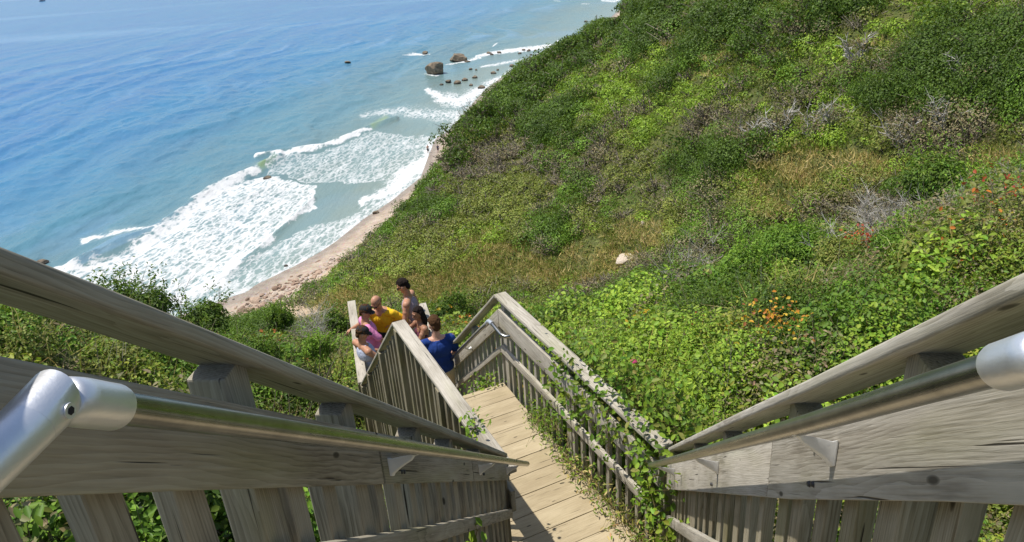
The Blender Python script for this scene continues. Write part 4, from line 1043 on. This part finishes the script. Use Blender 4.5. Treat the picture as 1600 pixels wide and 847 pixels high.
for i in range(len(X)):
    if any((X[i]-hx)**2+(Y[i]-hy)**2 < (hr_+.5)**2 for hx, hy, hr_ in HERO_CLEAR): continue
    farshrub(far, fartw, grass, X[i], Y[i], Z[i], S[i], Rr[i], PX[i], PY[i])
Xc, Yc, Rc = polar_pts(330000, -34, 44, 20, 230, 1.0); Sc = shore_s(Xc, Yc); m_ = (Sc > 2.6) & ~((Sc < 13) & (Yc > 215)); Xc, Yc, Rc, Sc = Xc[m_], Yc[m_], Rc[m_], Sc[m_]; Zc = ground(Xc, Yc); pc, qc = project(np.c_[Xc, Yc, Zc])
m_ = (pc > -50) & (pc < 1650) & (qc > -80) & (blob(pc, qc, 468, 480, 46, 17) < .4) & ~((Sc < 6) & (Yc > 80) & (Yc < 138)) & (blob(pc, qc, 962, 16, 20, 26) < .4); n_ = int(m_.sum())
pl_ = np.array(PAL['M']+PAL['O']+PAL['O']+PAL['T'][1:2]); pk = pl_[(np.clip(vnoise(Xc[m_]/5, Yc[m_]/5, 66)*.7+rng.random(n_)*.3, 0, .999)*len(pl_)).astype(int)]
far.add(np.c_[Xc[m_], Yc[m_], Zc[m_]+rng.uniform(.02, .35, n_)], unit(n_)*.8+[0, 0, .8], unit(n_)+[0, 0, .5], .0045*Rc[m_]*rng.uniform(.6, 1.3, n_), jcol(1, n_, .16, .06)*pk, .5)
tag(link_mesh('scrub_cover', far.mesh('scrub_cover'), M_LEAF), 'dense mixed green scrub covering the far bluff slope', 'scrub', None, 'stuff')
tag(link_mesh('bare_brush', fartw.mesh('bare_brush'), M_TWIG), 'bare grey twigs sticking up through the scrub of the far slope', 'brush', None, 'stuff')

# ---- near bank cover: leafy vines, low shrubs, grass
near = Leaves(); ntw = Twigs()
def near_patch(x, y, z, r, R, H, k, L, TW, GR, lean=0):
    size = max(.045, .0058*r)*(.8 if k == 'G' else 1)*rng.choice([.75, 1.0, 1.35])
    if k == 'T':
        n = 70; a = rng.uniform(0, 2*pi, n); q = R*np.sqrt(rng.random(n)); c = np.c_[x+q*np.cos(a), y+q*np.sin(a), np.full(n, z-.03)]
        pal = PAL['T'] if rng.random() < .5 else PAL['B']; col = jcol(1, n, .25)*np.array([pal[i] for i in rng.integers(0, 3, n)])
        GR.add(c, unit(n), np.array([0, 0, 1])+unit(n)*.45, rng.uniform(.15, .45, n), col, np.full(n, max(.0035, .0011*r)/.3)); return
    n = int(min(2600, 5.6*R*R*(.6+.6*H/R)/size**2*(.45 if k == 'G' else 1)))
    asp = rng.choice([.45, .6, .75])
    crown(L, np.array([x, y, z+H*.15]), R, H, n, size, k, up=.5, aspect=asp, out=.6, fill=.55, tint=rng.uniform(.8, 1.3))
    m_ = 14 if k == 'G' else 5
    b = unit(m_); b[:, 2] = np.abs(b[:, 2])+.4; b /= np.linalg.norm(b, axis=1, keepdims=True)
    a0 = np.array([x, y, z])+unit(m_)*R*.3; a1 = a0+b*np.array([R, R, H])*rng.uniform(.5, 1.3, (m_, 1)); th = np.maximum(.0025, .0005*r)*rng.uniform(.6, 1.2, m_)
    TW.add(a0, a1, th, th*.4, np.array([.28, .22, .16])*rng.uniform(.5, 1.2, (m_, 1)))
    if rng.random() < .012:   # turning leaves
        n = 26; c = np.array([x, y, z+H*.9])+unit(n)*np.array([R, R, H])*.5
        col = jcol([[.55, .16, .03], [.6, .36, .03], [.42, .08, .03]][rng.integers(0, 3)], n, .2)
        L.add(c, unit(n)+[0, 0, .8], unit(n), size*.9, col, .7)
Nn = 5200
xn, yn, rn = polar_pts(Nn, -50, 52, 1.6, 26, 1.25)
zn = ground(xn, yn); px_, py_ = project(np.c_[xn, yn, zn+.3])
okn = ~corridor(xn, yn, .16) & (px_ > -250) & (px_ < 1850) & (py_ < 1150)
for x, y, z, r, a, b in zip(xn[okn], yn[okn], zn[okn], rn[okn], px_[okn], py_[okn]):
    if any((x-hx)**2+(y-hy)**2 < (hr_*.8)**2 for hx, hy, hr_ in HERO_CLEAR): continue
    k = zone(a, b, x, y); e = rng.uniform(.55, 1.3)*(.55+1.1*fbm(np.array([x/1.7]), np.array([y/1.7]), 91, 2)[0]); R = .32*e*(1+r/22); H = .30*e*(1+r/22)*rng.uniform(.7, 1.5)
    if corridor(np.array([x]), np.array([y]), .16+R)[0]: R *= .45; H *= .6
    if a < 600 and r > 10: H *= .6
    near_patch(x, y, z, r, R, H, k, near, ntw, grass)
# upright grass and dry stalks through the bank
for i in range(900):
    a = radians(rng.uniform(-48, 50)); r = rng.uniform(3.5, 22); x, y = r*sin(a), r*cos(a)
    if corridor(np.array([x]), np.array([y]), .12)[0]: continue
    z = float(ground(np.array([x]), np.array([y]))[0]); n = 22; q = rng.normal(0, .13, (n, 2)); k = 'T' if rng.random() < .55 else 'O'
    grass.add(np.c_[x+q[:, 0], y+q[:, 1], np.full(n, z)], unit(n), np.array([0, 0, 1])+unit(n)*.35, rng.uniform(.30, .75, n), jcol(1, n, .2)*np.array(PAL[k][rng.integers(0, 3)]), np.full(n, max(.0035, .0009*r)/.5))
    if rng.random() < .35:
        m_ = 5; a0 = np.array([x, y, z])+rng.normal(0, .1, (m_, 3))*[1, 1, 0]; ntw.add(a0, a0+(np.array([0, 0, .8])+unit(m_)*.5)*rng.uniform(.4, .95, (m_, 1)), max(.003, .0005*r), .0015, np.array([.42, .37, .30])*rng.uniform(.6, 1.1, (m_, 1)))
# carpet of single leaves right on the soil
Nc = 150000
xc, yc, rc = polar_pts(Nc, -50, 52, 1.6, 24, 1.0); m_ = ~corridor(xc, yc, .04); xc, yc, rc = xc[m_], yc[m_], rc[m_]; zc = ground(xc, yc)
pal = np.array(PAL['M']+PAL['B']+PAL['O']+PAL['T'][1:2]); col = jcol(1, len(xc), .3)*pal[rng.integers(0, len(pal), len(xc))]
near.add(np.c_[xc, yc, zc+rng.uniform(.0, .14, len(xc))], unit(len(xc))*.7+[0, 0, 1], unit(len(xc)), np.maximum(.04, .0052*rc)*rng.uniform(.6, 1.3, len(xc)), col, .6)
tag(link_mesh('ground_cover', near.mesh('ground_cover', 'oval'), M_LEAF), 'low leafy vines and ground cover on the banks either side of the stairs', 'ground cover', None, 'stuff')
tag(link_mesh('fallen_stems', ntw.mesh('fallen_stems'), M_TWIG), 'thin brown stems tangled through the ground cover by the stairs', 'stems', None, 'stuff')
tag(link_mesh('grass', grass.mesh('grass', 'blade'), M_GRASS), 'tan and green tall grass in patches on the bluff slope', 'grass', None, 'stuff')
print('leaves', far.count(), near.count(), grass.count())


# ---- individual shrubs
def branchy(TW, base, H, R, n, th, col, depth=2, up=.9):
    for i in range(n):
        a = rng.uniform(0, 2*pi); b0 = base+np.array([cos(a), sin(a), 0])*R*.12*rng.random()
        d = np.array([cos(a)*R*rng.uniform(.3, 1), sin(a)*R*rng.uniform(.3, 1), H*rng.uniform(.7, 1.05)*up]); p = b0; seg = 4; t0 = th*rng.uniform(.6, 1.1)
        for j in range(seg):
            q = p+d/seg+rng.normal(0, .05*H, 3); TW.add([p], [q], t0*(1-j/seg*.75), t0*(1-(j+1)/seg*.75), np.array(col)*rng.uniform(.8, 1.15))
            for k in range(depth):
                e = d/np.linalg.norm(d)+rng.normal(0, .75, 3); e[2] = abs(e[2])*.7+.15; e /= np.linalg.norm(e); L_ = H*rng.uniform(.15, .42); q2 = q+e*L_
                TW.add([q], [q2], t0*.40, t0*.15, np.array(col)*rng.uniform(.8, 1.15))
                for kk in range(2):
                    e2 = e+rng.normal(0, .6, 3); e2 /= np.linalg.norm(e2); m0 = q+(q2-q)*rng.uniform(.3, .9)
                    TW.add([m0], [m0+e2*L_*.55], t0*.2, t0*.08, np.array(col)*rng.uniform(.8, 1.15))
            p = q
BARK = (.20, .165, .125); SILVER = (.50, .47, .42)
def shrub(px, py, r, R, H, k, label, cat, group, sizek=.0050, bright=1.0, dead=False):
    p = atr(px, py, r); z = float(ground(p[0:1], p[1:2])[0]); base = np.array([p[0], p[1], z])
    # keep the foot on the soil under the place where it stands
    lift = max(0.0, p[2]-z)*.97
    root = empty('dead_shrub' if dead else 'shrub', base, label, cat, group)
    T_ = Twigs(); branchy(T_, base, H*(1.05 if dead else .8)+lift, R*(.95 if dead else .6), 16 if dead else 7, max(.010, .0011*r)*(1 if dead else 1.2), SILVER if dead else BARK, 3 if dead else 1)
    link_mesh('branches', T_.mesh('branches'), M_TWIG, root)
    if not dead or k:
        L_ = Leaves(); size = max(.05, sizek*r)
        for j in range(8 if not dead else 1):
            o = np.array([rng.uniform(-.5, .5)*R, rng.uniform(-.5, .5)*R, H*rng.uniform(.2, .62)]) if j else np.array([0, 0, H*.38])
            rr = R*(.70 if j == 0 else rng.uniform(.30, .50)); hh = H*(.66 if j == 0 else rng.uniform(.3, .45))
            crown(L_, base+o+UP*lift, rr, hh, int((2.2 if dead else 20)*rr*rr*(.6+.6*hh/rr)/size**2), size, k, up=.4, aspect=.38, tint=bright*rng.uniform(.85, 1.2), fill=.5)
        if not dead:
            for q in range(26):
                a = rng.uniform(0, 2*pi); e = rng.uniform(.25, 1.35); d_ = np.array([cos(a)*cos(e), sin(a)*cos(e), sin(e)]); c0 = base+UP*(lift+H*.35)+d_*np.array([R, R, H])*.55; ln_ = rng.uniform(.2, .55)*min(R, H)
                c1 = c0+(d_+np.array([0, 0, .5])+rng.normal(0, .2, 3))*ln_; m_ = 16; u_ = rng.random((m_, 1))
                L_.add(c0+(c1-c0)*u_+rng.normal(0, size*.45, (m_, 3)), unit(m_)+d_*.5+[0, 0, .4], unit(m_)+d_, size*rng.uniform(.6, 1.2, m_), jcol(1, m_, .2)*np.array(PAL[k][1])*bright*1.15, .42)
        link_mesh('foliage', L_.mesh('foliage', 'oval'), M_LEAF, root)
    return root
for i, h_ in enumerate(HERO): shrub(*h_, bright=(1.5 if i == 6 else 1.15))
for px, py, r, R, H, lab in [
    (1395, 395, 12.5, .45, .75, 'bare silver-grey dead shrub on the right bank, left of the oak-like shrub foot'),
    (1365, 360, 14.5, .42, .65, 'small bare grey shrub between the olive shrub and the oak-like shrub'),
    (1500, 385, 12.0, .45, .62, 'bare pale stems below the right side of the oak-like shrub'),
    (1450, 372, 12.8, .6, .55, 'wide low bare grey shrub directly under the oak-like shrub'),
    (1330, 405, 12.0, .5, .5, 'bare grey tangle beside the right end of the olive shrub'),
    (1545, 350, 14.0, .6, .6, 'bare grey thicket behind the mid green shrub at the right edge'),
    (1585, 365, 12.5, .40, .7, 'tall bare grey stems at the right edge of the bank'),
    (1090, 420, 17.0, .55, .42, 'low bare grey brush near the pale boulder on the right bank'),
    (490, 520, 17.5, .30, .62, 'thin bare sapling between the two small dark bushes left of the landing')]:
    shrub(px, py, r, R, H, None, lab, 'dead shrub', 'bare dead shrubs close to the stairs', dead=True)
# dead trunks and dark shrubs on the far slope
def far_tree(px, py, r, R, H, k, name, label, cat, group, col=BARK, n=5, dense=1.0, tint=1.0):
    p = atr(px, py, r); z = float(ground(p[0:1], p[1:2])[0]); base = np.array([p[0], p[1], z-.1]); root = empty(name, base, label, cat, group)
    T_ = Twigs(); branchy(T_, base, H, R*.8, n, (.0020 if name == 'dead_tree' else .0011)*r, col, 2); link_mesh('trunk', T_.mesh('trunk'), M_TWIG, root)
    L_ = Leaves(); size = .0036*r
    for j in range(5):
        o = np.array([rng.normal(0, R*.4), rng.normal(0, R*.4), H*rng.uniform(.45, .8)]); rr = R*rng.uniform(.45, .7)
        crown(L_, base+o, rr, rr*.75, int(5*dense*rr*rr/size**2), size, k, tint=tint*rng.uniform(.8, 1.2))
    link_mesh('crown', L_.mesh('crown'), M_LEAF, root)
def dist_at(px, py):
    """distance at which the view line meets the slope"""
    d = ray(px, py); k = 1/math.hypot(d[0], d[1]); r = np.arange(19, 320, .5); P = EYE+np.outer(r*k, d); g = ground(P[:, 0], P[:, 1])
    i = np.argmax(P[:, 2] < g); return float(r[i]) if P[i, 2] < g[i] else None
for px, py, lab in [(1168, 232, 'leafless pale-trunked tree over the dark gap in the middle of the far slope'), (1262, 220, 'grey half-dead tree right of the dark gap on the far slope'), (1300, 205, 'grey bushy dead tree above the tan grass chute'),
                    (1408, 232, 'small bare tree with a white forked trunk below the brown thicket'), (1335, 108, 'bare white branching tree in the dark thicket near the top of the slope'), (1480, 215, 'wide brown leafless thicket tree above the oak-like shrub'),
                    (1215, 215, 'bare tree with tangled grey branches, second from the dark gap'), (1510, 150, 'pale bent trunk high on the right of the far slope')]:
    r = dist_at(px, py) or 60
    far_tree(px, py, r, 1.6, 2.1, 'G', 'dead_tree', lab, 'dead tree', 'leafless trees on the far slope', SILVER, 8, .55)
k_ = 0
for px, py in [(712, 262), (716, 240), (722, 222), (735, 205), (752, 190), (742, 215), (765, 190), (790, 165), (815, 142), (840, 120), (868, 100), (895, 82), (800, 200), (835, 170), (770, 225), (870, 140), (910, 105), (930, 70), (960, 50), (985, 30), (1190, 60), (1220, 90), (1245, 55), (1060, 30), (1100, 40), (1160, 100), (1270, 20), (1480, 60), (1150, 40), (1010, 20), (1530, 110), (1180, 250), (1080, 250), (1205, 120)]:
    r = dist_at(px, py)
    if r is None: continue
    sh = k_ < 20
    far_tree(px, py, r, 2.9 if px < 900 else 2.3, 3.0 if px < 860 else 2.2, 'D', 'scrub_tree', 'dark green wind-clipped scrub tree along the seaward edge of the far slope' if sh else 'dark green scrub tree in the thickets high on the far slope', 'scrub tree',
             'dark scrub trees along the seaward edge' if sh else 'dark scrub trees in the upper thickets', tint=1.15)
    k_ += 1

# ---- plants on the railings
def spray(name, label, cat, pts, spread, n, size, pal, asp=.6, stem=True, group=None, shape='oval'):
    root = empty(name, pts[0], label, cat, group); L_ = Leaves(); T_ = Twigs(); pts = np.array(pts, float)
    for a, b in zip(pts[:-1], pts[1:]): T_.add([a], [b], .004, .003, (.22, .15, .08))
    seg = rng.integers(0, len(pts)-1, n); u_ = rng.random((n, 1)); c = pts[seg]*(1-u_)+pts[seg+1]*u_ + rng.normal(0, 1, (n, 3))*np.array(spread)
    P_ = [q for k in pal for q in PAL[k]]; col = jcol(1, n, .22)*np.array([P_[i] for i in rng.integers(0, len(P_), n)])
    L_.add(c, unit(n)*.8+[-.2, -.1, .8], unit(n), size*rng.uniform(.6, 1.3, n), col, asp)
    i_ = rng.integers(0, n, n//3); near_ = pts[seg[i_]]*(1-u_[i_])+pts[seg[i_]+1]*u_[i_]; T_.add(near_, c[i_], .002, .001, (.20, .17, .07))
    link_mesh('stem', T_.mesh('stem'), M_TWIG, root); link_mesh('leaves', L_.mesh('leaves', shape), M_LEAF, root); return root
spray('vine', 'leafy vine tumbling over the near end of the sunlit deck railing', 'vine', [F2(3.05, 3.3, ZD+.9), F2(2.97, 3.8, ZD+1.12), F2(2.92, 4.4, ZD+1.12), F2(2.92, 5.0, ZD+.95), F2(2.95, 5.4, ZD+.7)], (.14, .18, .17), 3400, .062, 'MBMO')
spray('vine', 'leafy vine spilling down over the balusters at the near end of the deck railing', 'vine', [F2(2.80, 3.9, ZD+1.1), F2(2.72, 3.8, ZD+.8), F2(2.72, 3.6, ZD+.45)], (.06, .13, .12), 420, .058, 'MB')
spray('vine', 'vine hanging inside the sunlit deck railing over its side board', 'vine', [F2(2.9, 4.3, ZD+1.15), F2(2.75, 4.4, ZD+1.0), F2(2.7, 4.3, ZD+.6)], (.06, .14, .10), 150, .055, 'MB')
spray('vine', 'bushy vine between the deck railing and the right handrail end', 'vine', [F2(2.9, 3.3, ZD+.3), F2(3.0, 3.4, ZD+.8), F1(.75, 4.2, ZD+1.15), F1(.8, 3.7, ZD+1.4)], (.12, .16, .14), 900, .065, 'MBY')
spray('fern', 'feathery fern tuft growing through the far balusters of the deck', 'fern', [F2(2.72, 5.9, ZD), F2(2.68, 5.6, ZD+.14), F2(2.74, 5.3, ZD+.30)], (.05, .14, .09), 520, .045, 'BM', .3)
spray('weed', 'weeds growing along the deck edge under the middle of the railing', 'weed', [F2(2.72, 5.3, ZD), F2(2.66, 4.9, ZD+.08), F2(2.72, 4.5, ZD+.12)], (.05, .16, .08), 420, .045, 'BMT', .35)
spray('weed', 'tangle of dry grass and weeds over the near right corner of the deck', 'weed', [F2(2.74, 4.5, ZD+.02), F2(2.70, 4.1, ZD+.08), F2(2.72, 3.7, ZD+.12), F2(2.74, 3.4, ZD+.2)], (.07, .18, .07), 620, .055, 'TTBYM', .25)
spray('weed', 'fresh green creeper at the foot of the right near railing by the deck corner', 'weed', [F2(2.75, 3.5, ZD), F2(2.72, 3.3, ZD+.3), F1(.50, 4.15, ZD+.62)], (.05, .07, .08), 260, .06, 'BY')
spray('weed', 'leafy sprig poking over the joint of the left rails at the deck', 'weed', [F2(1.55, 4.3, ZD+.8), F2(1.58, 4.45, ZD+1.1), F2(1.62, 4.6, ZD+1.22)], (.05, .09, .05), 170, .05, 'MB')
spray('weed', 'single green shoot growing through the slats of the shaded left railing', 'weed', [F1(-.72, 2.9, surf1(2.9)+.1), F1(-.64, 2.9, surf1(2.9)+.42)], (.02, .04, .05), 22, .07, 'B')
spray('weed', 'weeds at the foot of the corner post of the deck', 'weed', [F2(2.4, DK+.02, ZD-.1), F2(2.6, DK+.1, ZD+.05)], (.10, .05, .06), 160, .05, 'BM')
# turning leaves and a rose on the right bank
def colored(name, label, cat, px, py, r, R, n, size, cols_, dz=.1, grp=None):
    p = atr(px, py, r); z = float(ground(p[0:1], p[1:2])[0])+dz; root = empty(name, (p[0], p[1], z-dz), label, cat, grp)
    T_ = Twigs(); base = np.array([p[0], p[1], z-dz]); branchy(T_, base, .35, R*.6, 4, .004, BARK, 1); link_mesh('stems', T_.mesh('stems'), M_TWIG, root)
    size = size*.72; L_ = Leaves(); c = np.array([p[0], p[1], z+.12])+rng.normal(0, 1, (n, 3))*np.array([R, R, R*.5]); cc = np.array([cols_[i] for i in rng.integers(0, len(cols_), n)])
    L_.add(c, unit(n)*.7+[0, -.2, .9], unit(n), size*rng.uniform(.6, 1.3, n), jcol(1, n, .15, .05)*cc, .75); link_mesh('leaves', L_.mesh('leaves', 'oval'), M_LEAF, root)
RED = [(.5, .07, .03), (.55, .16, .04), (.35, .06, .03)]; ORG = [(.68, .36, .03), (.62, .24, .03), (.7, .48, .05), (.40, .14, .05)]
colored('shrub', 'low shrub with bright orange and yellow leaves above the right top rail', 'shrub', 1205, 612, 6.8, .15, 130, .060, ORG, .55)
colored('shrub', 'reddish leaved shrub at the right edge just above the top rail', 'shrub', 1560, 440, 9.0, .14, 90, .065, RED, .5)
colored('shrub', 'rusty red stems and leaves in front of the bare grey shrubs', 'shrub', 1345, 440, 11.0, .14, 80, .07, RED, .5)
colored('shrub', 'small orange leaved plant behind the rails left of the deck', 'shrub', 478, 556, 10.5, .12, 60, .075, ORG, .35)
colored('shrub', 'yellowing plant seen between the left posts above the shaded railing', 'shrub', 600, 668, 6.2, .14, 90, .07, ORG[:1]+PAL['Y']+PAL['B'], .35)
p = atr(990, 590, 6.9); z = float(ground(p[0:1], p[1:2])[0])
root = empty('wild_rose', (p[0], p[1], z), 'wild rose with one pink bloom on the bank right of the deck railing', 'rose')
T_ = Twigs(); T_.add([[p[0], p[1], z]], [[p[0], p[1], z+.62]], .005, .003, (.15, .2, .05)); link_mesh('stem', T_.mesh('stem'), M_TWIG, root)
L_ = Leaves(); a = np.linspace(0, 2*pi, 13)[:-1]; c = np.c_[p[0]+.022*np.cos(a), p[1]+.022*np.sin(a), np.full(12, z+.63)]
L_.add(c, np.c_[np.cos(a)*.5-.2, np.sin(a)*.5-.4, np.ones(12)], np.c_[np.cos(a), np.sin(a), np.full(12, .3)], .040, jcol((.60, .06, .20), 12, .1, .05), 1.0); link_mesh('petals', L_.mesh('petals', 'oval'), M_LEAF, root)
#@ROCKS
# ------------------------------------------------------------------ rocks
M_ROCK = mat('boulder_granite'); t = NT(M_ROCK)
tc = t.n('TexCoord').outputs['Object']; geo = t.n('NewGeometry').outputs['Position']
c = t.ramp(t.noise(tc, 1.1, 7, .65), [(.3, (.10, .075, .05)), (.5, (.21, .165, .115)), (.72, (.34, .28, .205))])
sep = t.n('SeparateXYZ'); t.l(geo, sep.inputs[0])
wet = t.ramp(t.math('ADD', sep.outputs[2], t.math('MULTIPLY', t.noise(geo, 1.5, 4), .5)), [(.35, 1), (.8, 0)])
c = t.mix(wet, c, (.035, .028, .022))
t.out(t.pbr(c, t.ramp(wet, [(0, .9), (1, .4)]), 0, t.bump(t.noise(tc, 3.5, 8, .7), .8, .25), .3).outputs[0])
M_STONE = mat('beach_stone'); t = NT(M_STONE)
oi = t.n('ObjectInfo').outputs['Random']; tc = t.n('TexCoord').outputs['Object']
c = t.ramp(oi, [(0, (.16, .11, .08)), (.3, (.36, .24, .17)), (.6, (.46, .34, .25)), (.85, (.52, .44, .36)), (1, (.24, .20, .17))])
c = t.mix(t.ramp(t.noise(tc, 2, 5), [(.35, 0), (.7, .5)]), c, (.2, .15, .11))
t.out(t.pbr(c, .85, 0, t.bump(t.noise(tc, 5, 6), .5, .05), .3).outputs[0])
M_PALE = simple('pale_boulder', (.50, .42, .33), .9, 0, (6, .5, .05), .3)
def rock_mesh(name, sx, sy, sz, seed, sub=3, rough=.35, flat=.0):
    bm = bmesh.new(); bmesh.ops.create_icosphere(bm, subdivisions=sub, radius=1)
    rs = np.random.default_rng(seed); pl = [Vector(list(v/np.linalg.norm(v))) for v in rs.normal(size=(9, 3))]; off = rs.uniform(.55, .85, 9)
    for v in bm.verts:
        p = v.co.copy()
        for n_, o in zip(pl, off):
            dd = p.dot(n_)-o
            if dd > 0: p -= n_*dd*.92
        k = (fbm(np.array([p.x*1.7+seed]), np.array([p.y*1.7+p.z*2.1]), seed, 4)[0]-.5)*rough
        p *= 1+k; v.co = Vector((p.x*sx, p.y*sy, p.z*sz))
    me = bpy.data.meshes.new(name); bm.to_mesh(me); bm.free(); return me
def rock(px, py, wpx, hk, label, z0=0.0, seed=0, m=None, group=None, name='boulder', r=None, cat='boulder', sub=3, sink=.35):
    if r is None: p = atz(px, py, z0)
    else: p = atr(px, py, r); z0 = float(ground(p[0:1], p[1:2])[0])
    dpt = (p-EYE)@Fv; s_ = wpx*dpt/FPX/2
    me = rock_mesh(name, s_*1.15, s_*1.0, s_*hk*1.25, seed, sub)
    o = link_mesh(name, me, m or M_ROCK); o.location = (p[0], p[1], z0+s_*hk*(1-sink)*.55); o.rotation_euler = (rng.uniform(-.1, .1), rng.uniform(-.1, .1), rng.uniform(-.4, .4))
    tag(o, label, cat, group); return o
rock(681, 115, 30, .80, 'nearer of the two big brown boulders standing in the sea', seed=3, sub=4)
rock(716, 95, 27, .62, 'farther of the two big brown boulders in the sea, with a slanting top', seed=8, sub=4)
rock(664, 84, 9, .6, 'small dark rock in white foam left of the farther big boulder', seed=5)
rock(730, 97, 9, .35, 'low dark rock touching the right foot of the farther big boulder', seed=6)
rock(543, 98, 9, .4, 'lone dark rock awash far out in open water', seed=7)
rock(418, 279, 11, .5, 'small brown rock just behind the crest of the long breaking wave', seed=9)
rock(66, 411, 18, .35, 'flat brown rock awash at the far left end of the surf', seed=10)
rock(588, 335, 11, .8, 'reddish rock standing in the wash below the bluff', seed=12)
rock(915, 34, 6, .5, 'tiny dark rock offshore below the sandy cliff at the top', seed=14)
for i, (a, b, w_) in enumerate([(701, 129, 10), (715, 131, 12), (726, 126, 10), (742, 122, 9), (752, 138, 11), (736, 134, 7), (771, 115, 9), (735, 109, 6), (744, 110, 5), (764, 84, 8), (780, 83, 8), (768, 86, 6), (778, 110, 5), (690, 133, 6), (812, 84, 6), (826, 80, 7), (818, 79, 6), (800, 104, 9), (808, 108, 10), (815, 103, 9), (804, 112, 8)]):
    rock(a, b, w_, .6, 'dark wet rock among the scattered rocks in the shallows below the green point', seed=20+i, group='wet rocks scattered in the shallows', sub=2)
for i in range(46):
    u_ = rng.random(); a = 822+u_*66+rng.normal(0, 3); b = 92-u_*22+rng.normal(0, 3.2)
    rock(a, b, rng.uniform(2.5, 5.5), .6, 'dark stone in the cobble bar running into the surf beyond the green point', seed=60+i % 9, group='stones of the far cobble bar', name='stone', cat='stone', sub=1)
rock(978, 411, 32, .42, 'pale tan boulder lying on the far slope above the deck railing', seed=4, m=M_PALE, r=dist_at(978, 412), sub=4, sink=.1)
rock(1004, 354, 11, .9, 'small grey rock on the far slope above the pale boulder', seed=15, m=M_PALE, r=dist_at(1004, 356), sink=0)
rock(836, 382, 12, .5, 'small whitish rock in the dry grass of the far slope', seed=16, m=M_PALE, r=dist_at(836, 384), sink=0)
rock(671, 434, 5, .7, 'tiny white stone on the tan grass above the man in the tank top', seed=17, m=simple('white_stone', (.75, .75, .72)), r=dist_at(671, 435), sink=0, name='stone', cat='stone')
# stones of the beach below the bluff
protos = [rock_mesh('beach_stone', 1, .8, .5, 90+i, 2) for i in range(6)]
for me in protos: me.materials.append(M_STONE)
nb = 0
while nb < 260:
    u_ = rng.random(); a = 368+u_*170; b = 492-u_*86+rng.normal(0, 1)*(10-5*u_)+3
    p = atz(a, b, .6)
    s_ = shore_s(p[0:1], p[1:2])[0]
    if s_ > 1.5 or s_ < -6.5: continue
    z = float(ground(p[0:1], p[1:2])[0])
    o = bpy.data.objects.new('beach_stone', protos[nb % 6]); COL.objects.link(o); k = float(np.exp(rng.normal(-1.45, .48))); k = min(k, .75)
    o.scale = (k, k, k); o.location = (p[0], p[1], z+k*.15); o.rotation_euler = (rng.uniform(-.3, .3), rng.uniform(-.3, .3), rng.uniform(0, 6))
    tag(o, 'rounded brown stone on the narrow beach at the foot of the bluff', 'stone', 'stones strewn along the narrow beach'); nb += 1
for a, b, lab in [(366, 469, 'lone dark stone in the wash left of the stony beach'), (487, 457, 'largest dark stone at the upper edge of the stony beach'), (447, 416, 'small dark stone out in the foam off the stony beach'), (352, 445+28, 'dark stone at the water edge right of the broad dark bush')]:
    rock(a, b, 6, .6, lab, seed=a, name='stone', cat='stone', sub=2)
# drift logs
for a0, b0, a1, b1, lab in [(493, 411, 503, 407, 'dark drift log on the wet sand by the narrow beach')]:
    p = atz(a0, b0, .35); q = atz(a1, b1, .35); W_ = tube([p, (p+q)/2+UP*.05, q], [.14, .17, .1], 10); tag(W_.build('drift_log', M_STONE), lab, 'log')

# tiny boat on the horizon side of the sea
p = atz(66, 2, 0.0); W_ = Wood()
W_.sweep([[p+np.array([x, -w2, h]), p+np.array([x, w2, h]), p+np.array([x, w2*.6, -.2]), p+np.array([x, -w2*.6, -.2])] for x, w2, h in ((-2.6, .9, .75), (0, 1.1, .7), (1.8, .8, .85), (3.0, .08, 1.1))], .03, 1)
rb = empty('boat', p, 'tiny dark boat far out on the water at the top left', 'boat'); W_.build('hull', simple('boat_hull', (.10, .12, .16)), rb)
W_ = Wood(); W_.box(p+np.array([-.5, 0, 1.2]), (.9, 0, 0), (0, .6, 0), UP*.55, .08, 2); W_.build('cabin', simple('boat_cabin', (.3, .32, .36)), rb)
